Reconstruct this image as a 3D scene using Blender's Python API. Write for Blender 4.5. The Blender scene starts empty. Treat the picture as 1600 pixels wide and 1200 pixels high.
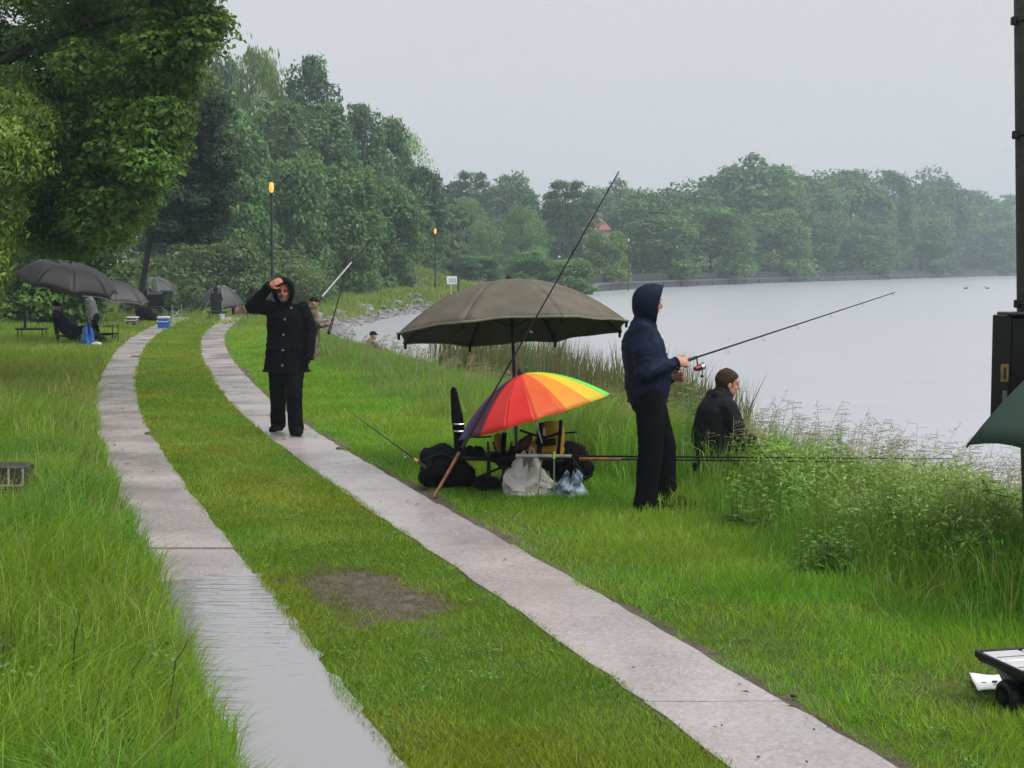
import bpy, bmesh, math, random
import numpy as np
from mathutils import Vector, Matrix, noise as mnoise

# ------------------------------------------------------------------ camera, sky, sun, exposure
scene = bpy.context.scene
COL = scene.collection
FPX, CAMH, HROW = 2400.0, 1.88, 418.0          # focal length in 1600-px pixels, eye height, horizon row
PITCH = math.atan((600 - HROW) / FPX)
cam_d = bpy.data.cameras.new('camera')
cam_d.lens = 36.0 * FPX / 1600.0
cam_d.sensor_width = 36.0
cam_d.clip_start = 0.05
cam_d.clip_end = 4000
cam = bpy.data.objects.new('camera', cam_d)
cam.location = (0, 0, CAMH)
cam.rotation_euler = (math.pi / 2 - PITCH, 0, 0)
COL.objects.link(cam)
scene.camera = cam

SUN_EL, SUN_AZ = math.radians(58), math.radians(115)     # azimuth clockwise from +Y: from the right, a little behind
world = bpy.data.worlds.new('World')
scene.world = world
world.use_nodes = True
wn, wl = world.node_tree.nodes, world.node_tree.links
wn.clear()
wo = wn.new('ShaderNodeOutputWorld')
bg = wn.new('ShaderNodeBackground')
sky = wn.new('ShaderNodeTexSky')
sky.sky_type = 'NISHITA'
sky.sun_disc = False
sky.sun_elevation = SUN_EL
sky.sun_rotation = SUN_AZ
sky.dust_density = 4.0
mixw = wn.new('ShaderNodeMix')
mixw.data_type = 'RGBA'
mixw.inputs[0].default_value = 0.92                       # closed cloud cover over the sky
mixw.inputs[7].default_value = (4.5, 4.66, 5.0, 1)
wtc = wn.new('ShaderNodeTexCoord')
wmp = wn.new('ShaderNodeMapping')
wmp.inputs['Scale'].default_value = (1.2, 1.2, 3.5)
wno = wn.new('ShaderNodeTexNoise')
wno.inputs['Scale'].default_value = 2.2
wno.inputs['Detail'].default_value = 4
wl.new(wtc.outputs['Generated'], wmp.inputs[0])
wl.new(wmp.outputs[0], wno.inputs['Vector'])
wcm = wn.new('ShaderNodeMix')
wcm.data_type = 'RGBA'
wcm.inputs[6].default_value = (4.5, 4.5, 4.72, 1)
wcm.inputs[7].default_value = (5.0, 4.98, 5.12, 1)
wl.new(wno.outputs[0], wcm.inputs[0])
wl.new(wcm.outputs[2], mixw.inputs[7])
wl.new(sky.outputs[0], mixw.inputs[6])
wl.new(mixw.outputs[2], bg.inputs[0])
bg.inputs[1].default_value = 0.05
wl.new(bg.outputs[0], wo.inputs[0])

sun_d = bpy.data.lights.new('sun', 'SUN')
sun_d.energy = 1.5
sun_d.angle = math.radians(70)
sun_d.color = (1.0, 0.97, 0.92)
sun = bpy.data.objects.new('sun', sun_d)
sd = Vector((math.sin(SUN_AZ) * math.cos(SUN_EL), math.cos(SUN_AZ) * math.cos(SUN_EL), math.sin(SUN_EL)))
sun.rotation_euler = sd.to_track_quat('Z', 'Y').to_euler()
sun.location = (20, -20, 60)
COL.objects.link(sun)

scene.view_settings.view_transform = 'Standard'
scene.view_settings.look = 'None'
scene.view_settings.gamma = 1.0
scene.view_settings.use_curve_mapping = False
scene.view_settings.exposure = 1.6
scene.render.engine = 'CYCLES'
cy = scene.cycles
cy.max_bounces = 4
cy.diffuse_bounces = 2
cy.glossy_bounces = 2
cy.transmission_bounces = 2
cy.volume_bounces = 0
cy.transparent_max_bounces = 6
cy.use_denoising = True
cy.denoising_input_passes = 'RGB_ALBEDO_NORMAL'
cy.denoising_prefilter = 'NONE'
cy.sample_clamp_indirect = 6
cy.caustics_reflective = False
cy.caustics_refractive = False

# ------------------------------------------------------------------ helpers
rng = np.random.default_rng(7)
random.seed(7)


def at(px, py, d):
    """World point seen at photo pixel (px, py) at distance d along +Y."""
    u, v = (px - 800) / FPX, (600 - py) / FPX
    dy = math.cos(PITCH) + v * math.sin(PITCH)
    dz = -math.sin(PITCH) + v * math.cos(PITCH)
    t = d / dy
    return Vector((u * t, d, CAMH + dz * t))


def smooth01(a, b, x):
    t = np.clip((np.asarray(x, float) - a) / (b - a), 0, 1)
    return t * t * (3 - 2 * t)


def vnoise(x, y, seed=0):
    x = np.asarray(x, float); y = np.asarray(y, float)
    xi = np.floor(x).astype(np.int64); yi = np.floor(y).astype(np.int64)
    fx = x - xi; fy = y - yi
    fx = fx * fx * (3 - 2 * fx); fy = fy * fy * (3 - 2 * fy)

    def h(a, b):
        n = (a * 374761393 + b * 668265263 + seed * 974711) & 0xffffffff
        n = ((n ^ (n >> 13)) * 1274126177) & 0xffffffff
        return ((n ^ (n >> 16)) & 0xffff) / 65535.0
    return (h(xi, yi) * (1 - fx) + h(xi + 1, yi) * fx) * (1 - fy) + (h(xi, yi + 1) * (1 - fx) + h(xi + 1, yi + 1) * fx) * fy


ORG = {}


def link(o, parent=None):
    COL.objects.link(o)
    if parent is not None:
        o.parent = parent
    return o


def tag(o, label=None, cat=None, group=None, kind=None):
    if label: o['label'] = label
    if cat: o['category'] = cat
    if group: o['group'] = group
    if kind: o['kind'] = kind
    return o


def thing(name, label, cat, loc, group=None):
    o = bpy.data.objects.new(name, None)
    o.empty_display_size = 0.1
    o.location = loc
    link(o)
    ORG[o.name] = Vector(loc)
    return tag(o, label, cat, group)


def fast_mesh(name, verts, loops, starts, cols=None, smooth=False):
    me = bpy.data.meshes.new(name)
    verts = np.ascontiguousarray(verts, np.float32)
    me.vertices.add(len(verts))
    me.vertices.foreach_set('co', verts.ravel())
    me.loops.add(len(loops))
    me.loops.foreach_set('vertex_index', np.ascontiguousarray(loops, np.int32))
    me.polygons.add(len(starts))
    me.polygons.foreach_set('loop_start', np.ascontiguousarray(starts, np.int32))
    if smooth:
        me.polygons.foreach_set('use_smooth', np.ones(len(starts), bool))
    me.update(calc_edges=True)
    if cols is not None:
        a = me.attributes.new('col', 'FLOAT_COLOR', 'POINT')
        c = np.ones((len(verts), 4), np.float32)
        c[:, :3] = cols
        a.data.foreach_set('color', c.ravel())
    return me


def quad_mesh(name, verts, quads, cols=None, smooth=False):
    quads = np.asarray(quads, np.int32)
    return fast_mesh(name, verts, quads.ravel(), np.arange(len(quads)) * 4, cols, smooth)


class MB:
    """Collects shapes in world coordinates; build() makes ONE mesh object of them."""

    def __init__(self):
        self.v, self.f = [], []

    def add(self, vs, fs):
        n = len(self.v)
        self.v += [Vector(p) for p in vs]
        self.f += [tuple(i + n for i in f) for f in fs]
        return self

    def box(self, c, s, rot=None, taper=1.0, bev=0.0):
        x, y, z = s[0] / 2, s[1] / 2, s[2] / 2
        c = Vector(c)
        if bev:
            b = min(bev, x * .9, y * .9, z * .9)
            vs, ring = [], []
            for zz, ins in ((-z, b), (-z + b, 0), (z - b, 0), (z, b)):
                k = taper if zz > 0 else 1.0
                xx, yy = (x - ins) * k, (y - ins) * k
                bb = b if ins == 0 else b * .5
                vs += [(-xx + bb, -yy, zz), (xx - bb, -yy, zz), (xx, -yy + bb, zz), (xx, yy - bb, zz),
                       (xx - bb, yy, zz), (-xx + bb, yy, zz), (-xx, yy - bb, zz), (-xx, -yy + bb, zz)]
            fs = [tuple(range(7, -1, -1)), tuple(range(24, 32))]
            for k in range(3):
                for i in range(8):
                    j = (i + 1) % 8
                    fs.append((k * 8 + i, k * 8 + j, k * 8 + 8 + j, k * 8 + 8 + i))
        else:
            k = taper
            vs = [(-x, -y, -z), (x, -y, -z), (x, y, -z), (-x, y, -z), (-x * k, -y * k, z), (x * k, -y * k, z), (x * k, y * k, z), (-x * k, y * k, z)]
            fs = [(0, 3, 2, 1), (4, 5, 6, 7), (0, 1, 5, 4), (1, 2, 6, 5), (2, 3, 7, 6), (3, 0, 4, 7)]
        R = rot if rot is not None else Matrix.Identity(3)
        return self.add([c + R @ Vector(p) for p in vs], fs)

    def tube(self, pts, rad, n=10, side=None, cap=True):
        pts = [Vector(p) for p in pts]
        if not isinstance(rad, (list, tuple)): rad = [rad] * len(pts)
        rad = [(r, r) if not isinstance(r, (list, tuple)) else r for r in rad]
        vs, fs = [], []
        u_prev = Vector(side) if side is not None else None
        for i, p in enumerate(pts):
            t = (pts[min(i + 1, len(pts) - 1)] - pts[max(i - 1, 0)]).normalized()
            ref = u_prev
            if ref is None:
                ref = Vector((0, 0, 1)) if abs(t.z) < .9 else Vector((1, 0, 0))
            u = ref - t * ref.dot(t)
            if u.length < 1e-5: u = t.orthogonal()
            u.normalize()
            if side is None: u_prev = u
            w = t.cross(u)
            for k in range(n):
                a = 2 * math.pi * k / n
                vs.append(p + u * rad[i][0] * math.cos(a) + w * rad[i][1] * math.sin(a))
        for i in range(len(pts) - 1):
            for k in range(n):
                j = (k + 1) % n
                fs.append((i * n + k, i * n + j, (i + 1) * n + j, (i + 1) * n + k))
        if cap:
            fs.append(tuple(range(n - 1, -1, -1)))
            fs.append(tuple(range((len(pts) - 1) * n, len(pts) * n)))
        return self.add(vs, fs)

    def ball(self, c, r, R=None, nu=12, nv=8):
        if not isinstance(r, (list, tuple)): r = (r, r, r)
        c = Vector(c)
        R = R if R is not None else Matrix.Identity(3)
        vs = [(0, 0, r[2])]
        for i in range(1, nv):
            th = math.pi * i / nv
            for k in range(nu):
                a = 2 * math.pi * k / nu
                vs.append((r[0] * math.sin(th) * math.cos(a), r[1] * math.sin(th) * math.sin(a), r[2] * math.cos(th)))
        vs.append((0, 0, -r[2]))
        fs = [(0, 1 + k, 1 + (k + 1) % nu) for k in range(nu)]
        for i in range(nv - 2):
            for k in range(nu):
                j = (k + 1) % nu
                fs.append((1 + i * nu + k, 1 + (i + 1) * nu + k, 1 + (i + 1) * nu + j, 1 + i * nu + j))
        last = len(vs) - 1
        b = 1 + (nv - 2) * nu
        fs += [(last, b + (k + 1) % nu, b + k) for k in range(nu)]
        return self.add([c + R @ Vector(p) for p in vs], fs)

    def limb(self, pts, rads, n=12, side=None):
        """Tube with balls at its joints, for fusing."""
        self.tube(pts, rads, n, side)
        for p, r in zip(pts, rads):
            r = min(r) if isinstance(r, (list, tuple)) else r
            self.ball(p, r * .98, nu=10, nv=6)
        return self

    def ring(self, c, axis, R_, r, n=12, m=5):
        ax = Vector(axis).normalized(); u = ax.orthogonal().normalized(); w = ax.cross(u)
        vs, fs = [], []
        for i in range(n):
            a = 2 * math.pi * i / n
            d = u * math.cos(a) + w * math.sin(a)
            for k in range(m):
                b = 2 * math.pi * k / m
                vs.append(Vector(c) + d * (R_ + r * math.cos(b)) + ax * r * math.sin(b))
        for i in range(n):
            for k in range(m):
                fs.append((i * m + k, ((i + 1) % n) * m + k, ((i + 1) % n) * m + (k + 1) % m, i * m + (k + 1) % m))
        return self.add(vs, fs)

    def grid(self, fn, nu, nv):
        vs = [fn(i / nu, j / nv) for i in range(nu + 1) for j in range(nv + 1)]
        fs = [(i * (nv + 1) + j, (i + 1) * (nv + 1) + j, (i + 1) * (nv + 1) + j + 1, i * (nv + 1) + j + 1) for i in range(nu) for j in range(nv)]
        return self.add(vs, fs)

    def xform(self, M):
        self.v = [M @ p for p in self.v]
        return self

    def build(self, name, mat, parent=None, smooth=True, thick=0.0, origin=None, angle=None):
        org = Vector(origin) if origin is not None else (ORG[parent.name] if parent is not None else Vector((0, 0, 0)))
        me = bpy.data.meshes.new(name)
        me.from_pydata([tuple(p - org) for p in self.v], [], self.f)
        if smooth:
            me.polygons.foreach_set('use_smooth', [True] * len(me.polygons))
            me.set_sharp_from_angle(angle=math.radians(angle or 40))
        me.materials.append(M_[mat] if isinstance(mat, str) else mat)
        o = bpy.data.objects.new(name, me)
        if parent is None: o.location = org
        link(o, parent)
        ORG[o.name] = org
        if thick:
            s = o.modifiers.new('thickness', 'SOLIDIFY')
            s.thickness = thick
            s.offset = 0
        return o


# ------------------------------------------------------------------ materials
M_ = {}


def mat(name, col, rough=.6, spec=.35, var=.18, scale=6.0, bump=0.0, bscale=40.0, metal=0.0, sheen=0.0, transl=0.0, emit=None, col2=None, detail=4):
    m = bpy.data.materials.new(name)
    m.use_nodes = True
    N, L = m.node_tree.nodes, m.node_tree.links
    b = N['Principled BSDF']
    tc = N.new('ShaderNodeTexCoord')
    no = N.new('ShaderNodeTexNoise')
    no.inputs['Scale'].default_value = scale
    no.inputs['Detail'].default_value = detail
    L.new(tc.outputs['Object'], no.inputs['Vector'])
    cr = N.new('ShaderNodeMix'); cr.data_type = 'RGBA'
    c2 = col2 or tuple(min(1, c * (1 + var * 1.3)) for c in col)
    c1 = col if col2 else tuple(c * (1 - var * 1.3) for c in col)
    cr.inputs[6].default_value = (*c1, 1)
    cr.inputs[7].default_value = (*c2, 1)
    mr = N.new('ShaderNodeMapRange')
    mr.inputs[1].default_value = .32; mr.inputs[2].default_value = .68
    L.new(no.outputs[0], mr.inputs[0])
    L.new(mr.outputs[0], cr.inputs[0])
    L.new(cr.outputs[2], b.inputs['Base Color'])
    b.inputs['Roughness'].default_value = rough
    b.inputs['Specular IOR Level'].default_value = spec
    b.inputs['Metallic'].default_value = metal
    if sheen:
        b.inputs['Sheen Weight'].default_value = sheen
    if bump:
        n2 = N.new('ShaderNodeTexNoise')
        n2.inputs['Scale'].default_value = bscale
        n2.inputs['Detail'].default_value = 5
        L.new(tc.outputs['Object'], n2.inputs['Vector'])
        bp = N.new('ShaderNodeBump')
        bp.inputs['Strength'].default_value = min(1.0, bump)
        bp.inputs['Distance'].default_value = .02
        L.new(n2.outputs[0], bp.inputs['Height'])
        L.new(bp.outputs[0], b.inputs['Normal'])
    if transl:
        t = N.new('ShaderNodeBsdfTranslucent')
        L.new(cr.outputs[2], t.inputs[0])
        mx = N.new('ShaderNodeMixShader')
        mx.inputs[0].default_value = transl
        L.new(b.outputs[0], mx.inputs[1]); L.new(t.outputs[0], mx.inputs[2])
        L.new(mx.outputs[0], N['Material Output'].inputs[0])
    if emit:
        b.inputs['Emission Color'].default_value = (*emit[0], 1)
        b.inputs['Emission Strength'].default_value = emit[1]
    M_[name] = m
    return m


def leaf_mat(name, transl=.35, rough=.45, spec=.3, objcol=True):
    m = bpy.data.materials.new(name)
    m.use_nodes = True
    N, L = m.node_tree.nodes, m.node_tree.links
    b = N['Principled BSDF']
    a = N.new('ShaderNodeAttribute'); a.attribute_name = 'col'
    src = a.outputs['Color']
    if objcol:
        oi = N.new('ShaderNodeObjectInfo')
        mu = N.new('ShaderNodeMix'); mu.data_type = 'RGBA'; mu.blend_type = 'MULTIPLY'
        mu.inputs[0].default_value = 1
        L.new(src, mu.inputs[6]); L.new(oi.outputs['Color'], mu.inputs[7])
        src = mu.outputs[2]
    L.new(src, b.inputs['Base Color'])
    b.inputs['Roughness'].default_value = rough
    b.inputs['Specular IOR Level'].default_value = spec
    t = N.new('ShaderNodeBsdfTranslucent')
    hs = N.new('ShaderNodeHueSaturation'); hs.inputs['Value'].default_value = 1.25; hs.inputs['Hue'].default_value = .485
    L.new(src, hs.inputs['Color']); L.new(hs.outputs[0], t.inputs[0])
    mx = N.new('ShaderNodeMixShader'); mx.inputs[0].default_value = transl
    L.new(b.outputs[0], mx.inputs[1]); L.new(t.outputs[0], mx.inputs[2])
    L.new(mx.outputs[0], N['Material Output'].inputs[0])
    M_[name] = m
    return m


leaf_mat('leaf')
leaf_mat('grass', transl=.38, rough=.42, spec=.22, objcol=False)
mat('bark', (.045, .038, .03), .85, .2, .4, 9, .8, 25)
mat('soil', (.035, .055, .013), .9, .15, .3, 3, .8, 30, col2=(.065, .08, .022))
mat('mud', (.042, .033, .025), .7, .35, .3, 9, 1.0, 45, col2=(.10, .078, .058))
mat('black_cloth', (.0035, .0035, .0042), .8, .07, .3, 8, .35, 55)
mat('black_trousers', (.0035, .0035, .0042), .8, .07, .3, 9, .3, 50)
mat('navy_cloth', (.0055, .0095, .028), .72, .12, .3, 8, .35, 50)
mat('navy_fleece', (.012, .013, .035), .7, .25, .3, 8, .3, 50)
mat('dark_coat', (.006, .0065, .008), .7, .12, .3, 8, .3, 50)
mat('grey_coat', (.09, .1, .105), .6, .3, .3, 8, .3, 50)
mat('skin', (.42, .21, .145), .5, .35, .15, 30)
mat('skin_ruddy', (.36, .135, .09), .5, .35, .2, 30)
mat('hair_brown', (.032, .015, .007), .7, .2, .35, 60, .6, 90)
mat('beard_grey', (.16, .13, .115), .8, .2, .3, 60, .6, 90)
mat('dark_spot', (.012, .008, .007), .4, .5, .1)
mat('lip', (.25, .08, .06), .5, .4, .1)
mat('shoe', (.0025, .0025, .0025), .7, .06, .3, 20, .2)
mat('button', (.16, .16, .155), .4, .5, .1)
mat('camo', (.025, .024, .018), .8, .2, .2, 9, .3, 40, col2=(.2, .17, .12), detail=2)
mat('camo_red', (.045, .02, .018), .8, .2, .2, 7, .3, 40, col2=(.2, .12, .07), detail=2)
mat('black_metal', (.007, .007, .008), .45, .3, .2, 12)
mat('black_plastic', (.006, .006, .0065), .45, .25, .2, 12)
mat('dark_plastic_green', (.016, .02, .013), .5, .45, .2, 14)
mat('steel', (.5, .5, .5), .3, .5, .1, metal=.9)
mat('carbon', (.005, .005, .006), .5, .15, .2, 30)
mat('pale_pole', (.30, .31, .32), .35, .5, .2, 10)
mat('cork_orange', (.6, .22, .03), .5, .4, .1)
mat('reel_red', (.16, .012, .02), .25, .6, .1, metal=.5)
mat('wood_stick', (.24, .095, .04), .45, .4, .3, 14, .3, 60)
mat('white_plastic', (.46, .47, .49), .35, .45, .08, 9)
mat('white_bag', (.6, .58, .55), .4, .4, .12, 9, .3, 30, transl=.2)
mat('blue_bag', (.015, .05, .16), .35, .45, .5, 16, .3, 30, col2=(.35, .45, .5), detail=1)
mat('blue_plastic', (.012, .10, .38), .35, .45, .15, 8)
mat('yellow_fabric', (.5, .27, .025), .65, .3, .25, 12, .3, 60)
mat('maroon_fabric', (.06, .008, .014), .6, .3, .2, 12)
mat('green_tag', (.35, .6, .06), .5, .4, .1)
mat('sticker_yellow', (.20, .13, .03), .5, .4, .25, 20)
mat('sticker_grey', (.12, .12, .115), .5, .4, .25, 25)
mat('paper', (.7, .72, .74), .6, .3, .05)
mat('olive_canvas', (.088, .079, .058), .72, .25, .16, 5, .25, 60)
mat('olive_trim', (.15, .135, .095), .7, .25, .1)
mat('dark_canvas', (.004, .004, .0045), .42, .25, .2, 5, .2, 60)
mat('grey_canvas', (.024, .024, .026), .42, .35, .2, 5, .2, 60)
mat('green_canvas', (.014, .05, .028), .42, .45, .2, 6, .25, 60, transl=.12)
for nm, c in (('violet', (.10, .045, .27)), ('plum', (.09, .012, .04)), ('red', (.62, .022, .016)), ('red_orange', (.72, .028, .018)), ('orange', (.80, .12, .025)),
              ('amber', (.85, .34, .02)), ('yellow', (.83, .60, .02)), ('lime', (.16, .80, .07)), ('green', (.03, .4, .08)), ('blue', (.03, .09, .4))):
    mat('nylon_' + nm, c, .4, .4, .06, 5, .15, 30, transl=.3)
mat('quay_stone', (.045, .048, .052), .7, .4, .3, .6, .4, 6)
mat('quay_coping', (.10, .105, .112), .6, .4, .2, 1, .3, 6)
mat('quay_dark', (.026, .03, .034), .7, .4, .25, .8, .3, 6)
mat('rock', (.09, .087, .09), .6, .4, .35, 2.2, .8, 9, col2=(.21, .20, .20))
mat('lamp_pole', (.016, .017, .018), .5, .4, .2, 5)
mat('lamp_glass', (.5, .2, .05), .4, .4, .05, emit=((1.0, .30, .03), .62))
mat('lamp_pale', (.75, .75, .72), .4, .4, .05)
mat('roof_tile', (.22, .085, .06), .7, .3, .2, 3, .5, 12)
mat('house_wall', (.45, .40, .35), .8, .3, .15, 2)
mat('window_dark', (.03, .035, .04), .15, .6, .1)
mat('sign_white', (.75, .77, .78), .5, .4, .05)
mat('sign_grey', (.5, .52, .53), .5, .4, .05)
mat('duck', (.045, .035, .028), .6, .3, .3, 12)
mat('pole_dark', (.016, .017, .013), .5, .45, .4, 6, .4, 30, col2=(.035, .034, .022))


def concrete_mat():
    m = bpy.data.materials.new('wet_concrete'); m.use_nodes = True
    N, L = m.node_tree.nodes, m.node_tree.links
    b = N['Principled BSDF']
    tc = N.new('ShaderNodeTexCoord')

    def nz(scale, det):
        n = N.new('ShaderNodeTexNoise'); n.inputs['Scale'].default_value = scale; n.inputs['Detail'].default_value = det
        L.new(tc.outputs['Object'], n.inputs['Vector']); return n
    big, fine = nz(1.3, 6), nz(90, 3)
    vo = N.new('ShaderNodeTexVoronoi'); vo.inputs['Scale'].default_value = 55
    L.new(tc.outputs['Object'], vo.inputs['Vector'])
    r = N.new('ShaderNodeValToRGB')
    r.color_ramp.elements[0].position = .3; r.color_ramp.elements[0].color = (.265, .238, .235, 1)
    r.color_ramp.elements[1].position = .7; r.color_ramp.elements[1].color = (.36, .33, .325, 1)
    L.new(big.outputs[0], r.inputs[0])
    r2 = N.new('ShaderNodeValToRGB')
    r2.color_ramp.elements[0].position = .0; r2.color_ramp.elements[0].color = (.42, .40, .39, 1)
    r2.color_ramp.elements[1].position = 1.0; r2.color_ramp.elements[1].color = (1.35, 1.3, 1.3, 1)
    L.new(vo.outputs['Color'], r2.inputs[0])
    mu = N.new('ShaderNodeMix'); mu.data_type = 'RGBA'; mu.blend_type = 'MULTIPLY'; mu.inputs[0].default_value = .45
    L.new(r.outputs[0], mu.inputs[6]); L.new(r2.outputs[0], mu.inputs[7])
    L.new(mu.outputs[2], b.inputs['Base Color'])
    rr = N.new('ShaderNodeMapRange'); rr.inputs[1].default_value = .38; rr.inputs[2].default_value = .62
    rr.inputs[3].default_value = .16; rr.inputs[4].default_value = .42
    med = nz(1.1, 6)
    L.new(med.outputs[0], rr.inputs[0]); L.new(rr.outputs[0], b.inputs['Roughness'])
    b.inputs['Specular IOR Level'].default_value = .5
    wet = N.new('ShaderNodeMapRange'); wet.inputs[1].default_value = .50; wet.inputs[2].default_value = .57
    wn_ = nz(.9, 7)
    L.new(wn_.outputs[0], wet.inputs[0]); L.new(wet.outputs[0], b.inputs['Coat Weight'])
    b.inputs['Coat Roughness'].default_value = .28
    wet.inputs[4].default_value = .6
    b.inputs['Coat IOR'].default_value = 1.5
    bp = N.new('ShaderNodeBump'); bp.inputs['Strength'].default_value = .35; bp.inputs['Distance'].default_value = .004
    ad = N.new('ShaderNodeMath'); ad.operation = 'ADD'
    L.new(vo.outputs['Distance'], ad.inputs[0]); L.new(fine.outputs[0], ad.inputs[1])
    L.new(ad.outputs[0], bp.inputs['Height']); L.new(bp.outputs[0], b.inputs['Normal'])
    M_['wet_concrete'] = m


def water_mat(name, base, rough, specs, ior=1.33):
    m = bpy.data.materials.new(name); m.use_nodes = True
    N, L = m.node_tree.nodes, m.node_tree.links
    b = N['Principled BSDF']
    b.inputs['Base Color'].default_value = (*base, 1)
    b.inputs['Roughness'].default_value = rough
    b.inputs['IOR'].default_value = ior
    tc = N.new('ShaderNodeTexCoord')
    last = None
    for sx, sy, scale, dist, strength in specs:
        mp = N.new('ShaderNodeMapping'); mp.inputs['Scale'].default_value = (sx, sy, 1)
        L.new(tc.outputs['Object'], mp.inputs[0])
        n = N.new('ShaderNodeTexNoise'); n.inputs['Scale'].default_value = scale; n.inputs['Detail'].default_value = 3
        L.new(mp.outputs[0], n.inputs['Vector'])
        bp = N.new('ShaderNodeBump'); bp.inputs['Strength'].default_value = strength; bp.inputs['Distance'].default_value = dist
        L.new(n.outputs[0], bp.inputs['Height'])
        if last: L.new(last.outputs[0], bp.inputs['Normal'])
        last = bp
    if last: L.new(last.outputs[0], b.inputs['Normal'])
    M_[name] = m


concrete_mat()
water_mat('canal_water', (.34, .355, .385), .24, [(1, 1, 9.0, .016, .6), (.35, 1.2, .22, .10, .6)])
water_mat('puddle_water', (.19, .187, .19), .02, [(.5, 4.0, 4.0, .006, .6), (1, 1, 26.0, .0005, .5)], 3.2)
mat('seam_grey', (.16, .16, .165), .5, .4, .1)

# ------------------------------------------------------------------ the land: shore, track and height functions
_PY = np.array([-20, 4, 5.5, 7, 8, 10, 12, 14, 17, 20, 24, 28, 33, 38, 44, 50, 60, 75, 100, 140])
_PX = np.array([8.2, .72, .235, -.22, -.53, -1.165, -1.815, -2.445, -3.36, -4.22, -5.25, -6.2, -7.33, -8.36, -9.45, -10.35, -11.7, -13.2, -14.5, -15])


def _spline(xs, ys):
    """Monotone-ish cubic (Catmull-Rom tangents) through the points."""
    d = np.gradient(ys, xs)

    def f(x):
        x = np.asarray(x, float)
        i = np.clip(np.searchsorted(xs, x) - 1, 0, len(xs) - 2)
        h = xs[i + 1] - xs[i]
        t = np.clip((x - xs[i]) / h, 0, 1)
        return ((2 * t**3 - 3 * t**2 + 1) * ys[i] + (t**3 - 2 * t**2 + t) * h * d[i] + (-2 * t**3 + 3 * t**2) * ys[i + 1] + (t**3 - t**2) * h * d[i + 1])
    return f


path_x = _spline(_PY, _PX)
_SY = np.array([-40., 0, 9, 18, 25, 35, 50, 67, 85, 104, 150, 193, 255, 397, 596, 1000])
_SX = np.array([12., 8.8, 7.3, 5.0, 3.1, .2, -3.7, -7.7, -7.9, -6.0, 3., 11, 32, 99, 196, 400])
shore_x = _spline(_SY, _SX)
WATER_Z = -1.1


PEGS = ((-4.25, 33.0, .47, 1.3), (-3.8, 42.0, .5, 1.3))


def land_z(x, y):
    x = np.asarray(x, float); y = np.asarray(y, float)
    s = x - shore_x(y)
    base = -.8 * smooth01(57, 75, y) * (1 - smooth01(85, 118, y))
    base = base + .08 * (vnoise(x * .35, y * .35, 3) - .5)
    off = np.abs(x - path_x(y))
    for px_, py_, dp_, rd_ in PEGS:          # fishing pegs trodden into the bank
        base = base - dp_ * np.exp(-(((x - px_) ** 2 + (y - py_) ** 2) / rd_ ** 2) ** 2)
    base = np.where(y < 60, base * smooth01(1.2, 2.2, off), base)
    base = base + 2.0 * np.exp(-((x + 9.6) ** 2 + (y - 135) ** 2) / 20)
    left = np.maximum(0, path_x(y) - 6 - x)
    base = base + np.minimum(3.0, .06 * left) * (y > 0)
    width = 4.4 - 2.2 * smooth01(55, 75, y)
    bank = WATER_Z - .06 + (base - WATER_Z + .06) * smooth01(0, 1, -s / width)
    bank = np.where(s > 0, WATER_Z - .06 - .4 * np.minimum(s, 4), bank)
    quay = np.where(s > -.5, WATER_Z - .8, WATER_Z + .95 + np.minimum(2.0, .02 * np.maximum(0, -s - 8)))
    k = smooth01(176, 190, y)
    return bank * (1 - k) + quay * k


def lz(x, y):
    return float(land_z(x, y))


def structure(o):
    o['kind'] = 'structure'
    return o


# ground sheet: columns follow the shore so the bank is crisp
ys = np.concatenate([np.arange(-20, 3, 1.5), np.arange(3, 30, .3), np.arange(30, 60, .6), np.arange(60, 146, 1.5), np.arange(146, 240, 5), np.arange(240, 1001, 25)])
ss = np.concatenate([-np.array([700, 450, 300, 200, 140, 100, 75, 60, 50, 42, 36, 31, 27, 24, 21.5, 19.5, 18]), np.arange(-17, -5, .4), np.arange(-5, .01, .22), np.array([.5, 1.2, 2.5, 5, 12, 40, 150])])
YY, SS = np.meshgrid(ys, ss, indexing='ij')
XX = shore_x(YY) + SS
ZZ = land_z(XX, YY)
nc = len(ss)
q = [(i * nc + j, i * nc + j + 1, (i + 1) * nc + j + 1, (i + 1) * nc + j) for i in range(len(ys) - 1) for j in range(nc - 1)]
gm = quad_mesh('ground', np.stack([XX, YY, ZZ], -1).reshape(-1, 3), q, smooth=True)
gm.materials.append(M_['soil'])
ground = structure(link(bpy.data.objects.new('ground', gm)))

MB().add([(-60, -60, WATER_Z), (1000, -60, WATER_Z), (1000, 1000, WATER_Z), (-60, 1000, WATER_Z)], [(0, 1, 2, 3)]).build('water', 'canal_water')
structure(bpy.data.objects['water'])

# two concrete wheel tracks, slab by slab
OFF_IN, OFF_OUT = .64, 1.25
MUD_Y = (8.0, 9.6)


def in_puddle(y):
    return 4.0 < y < 9.5


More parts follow.
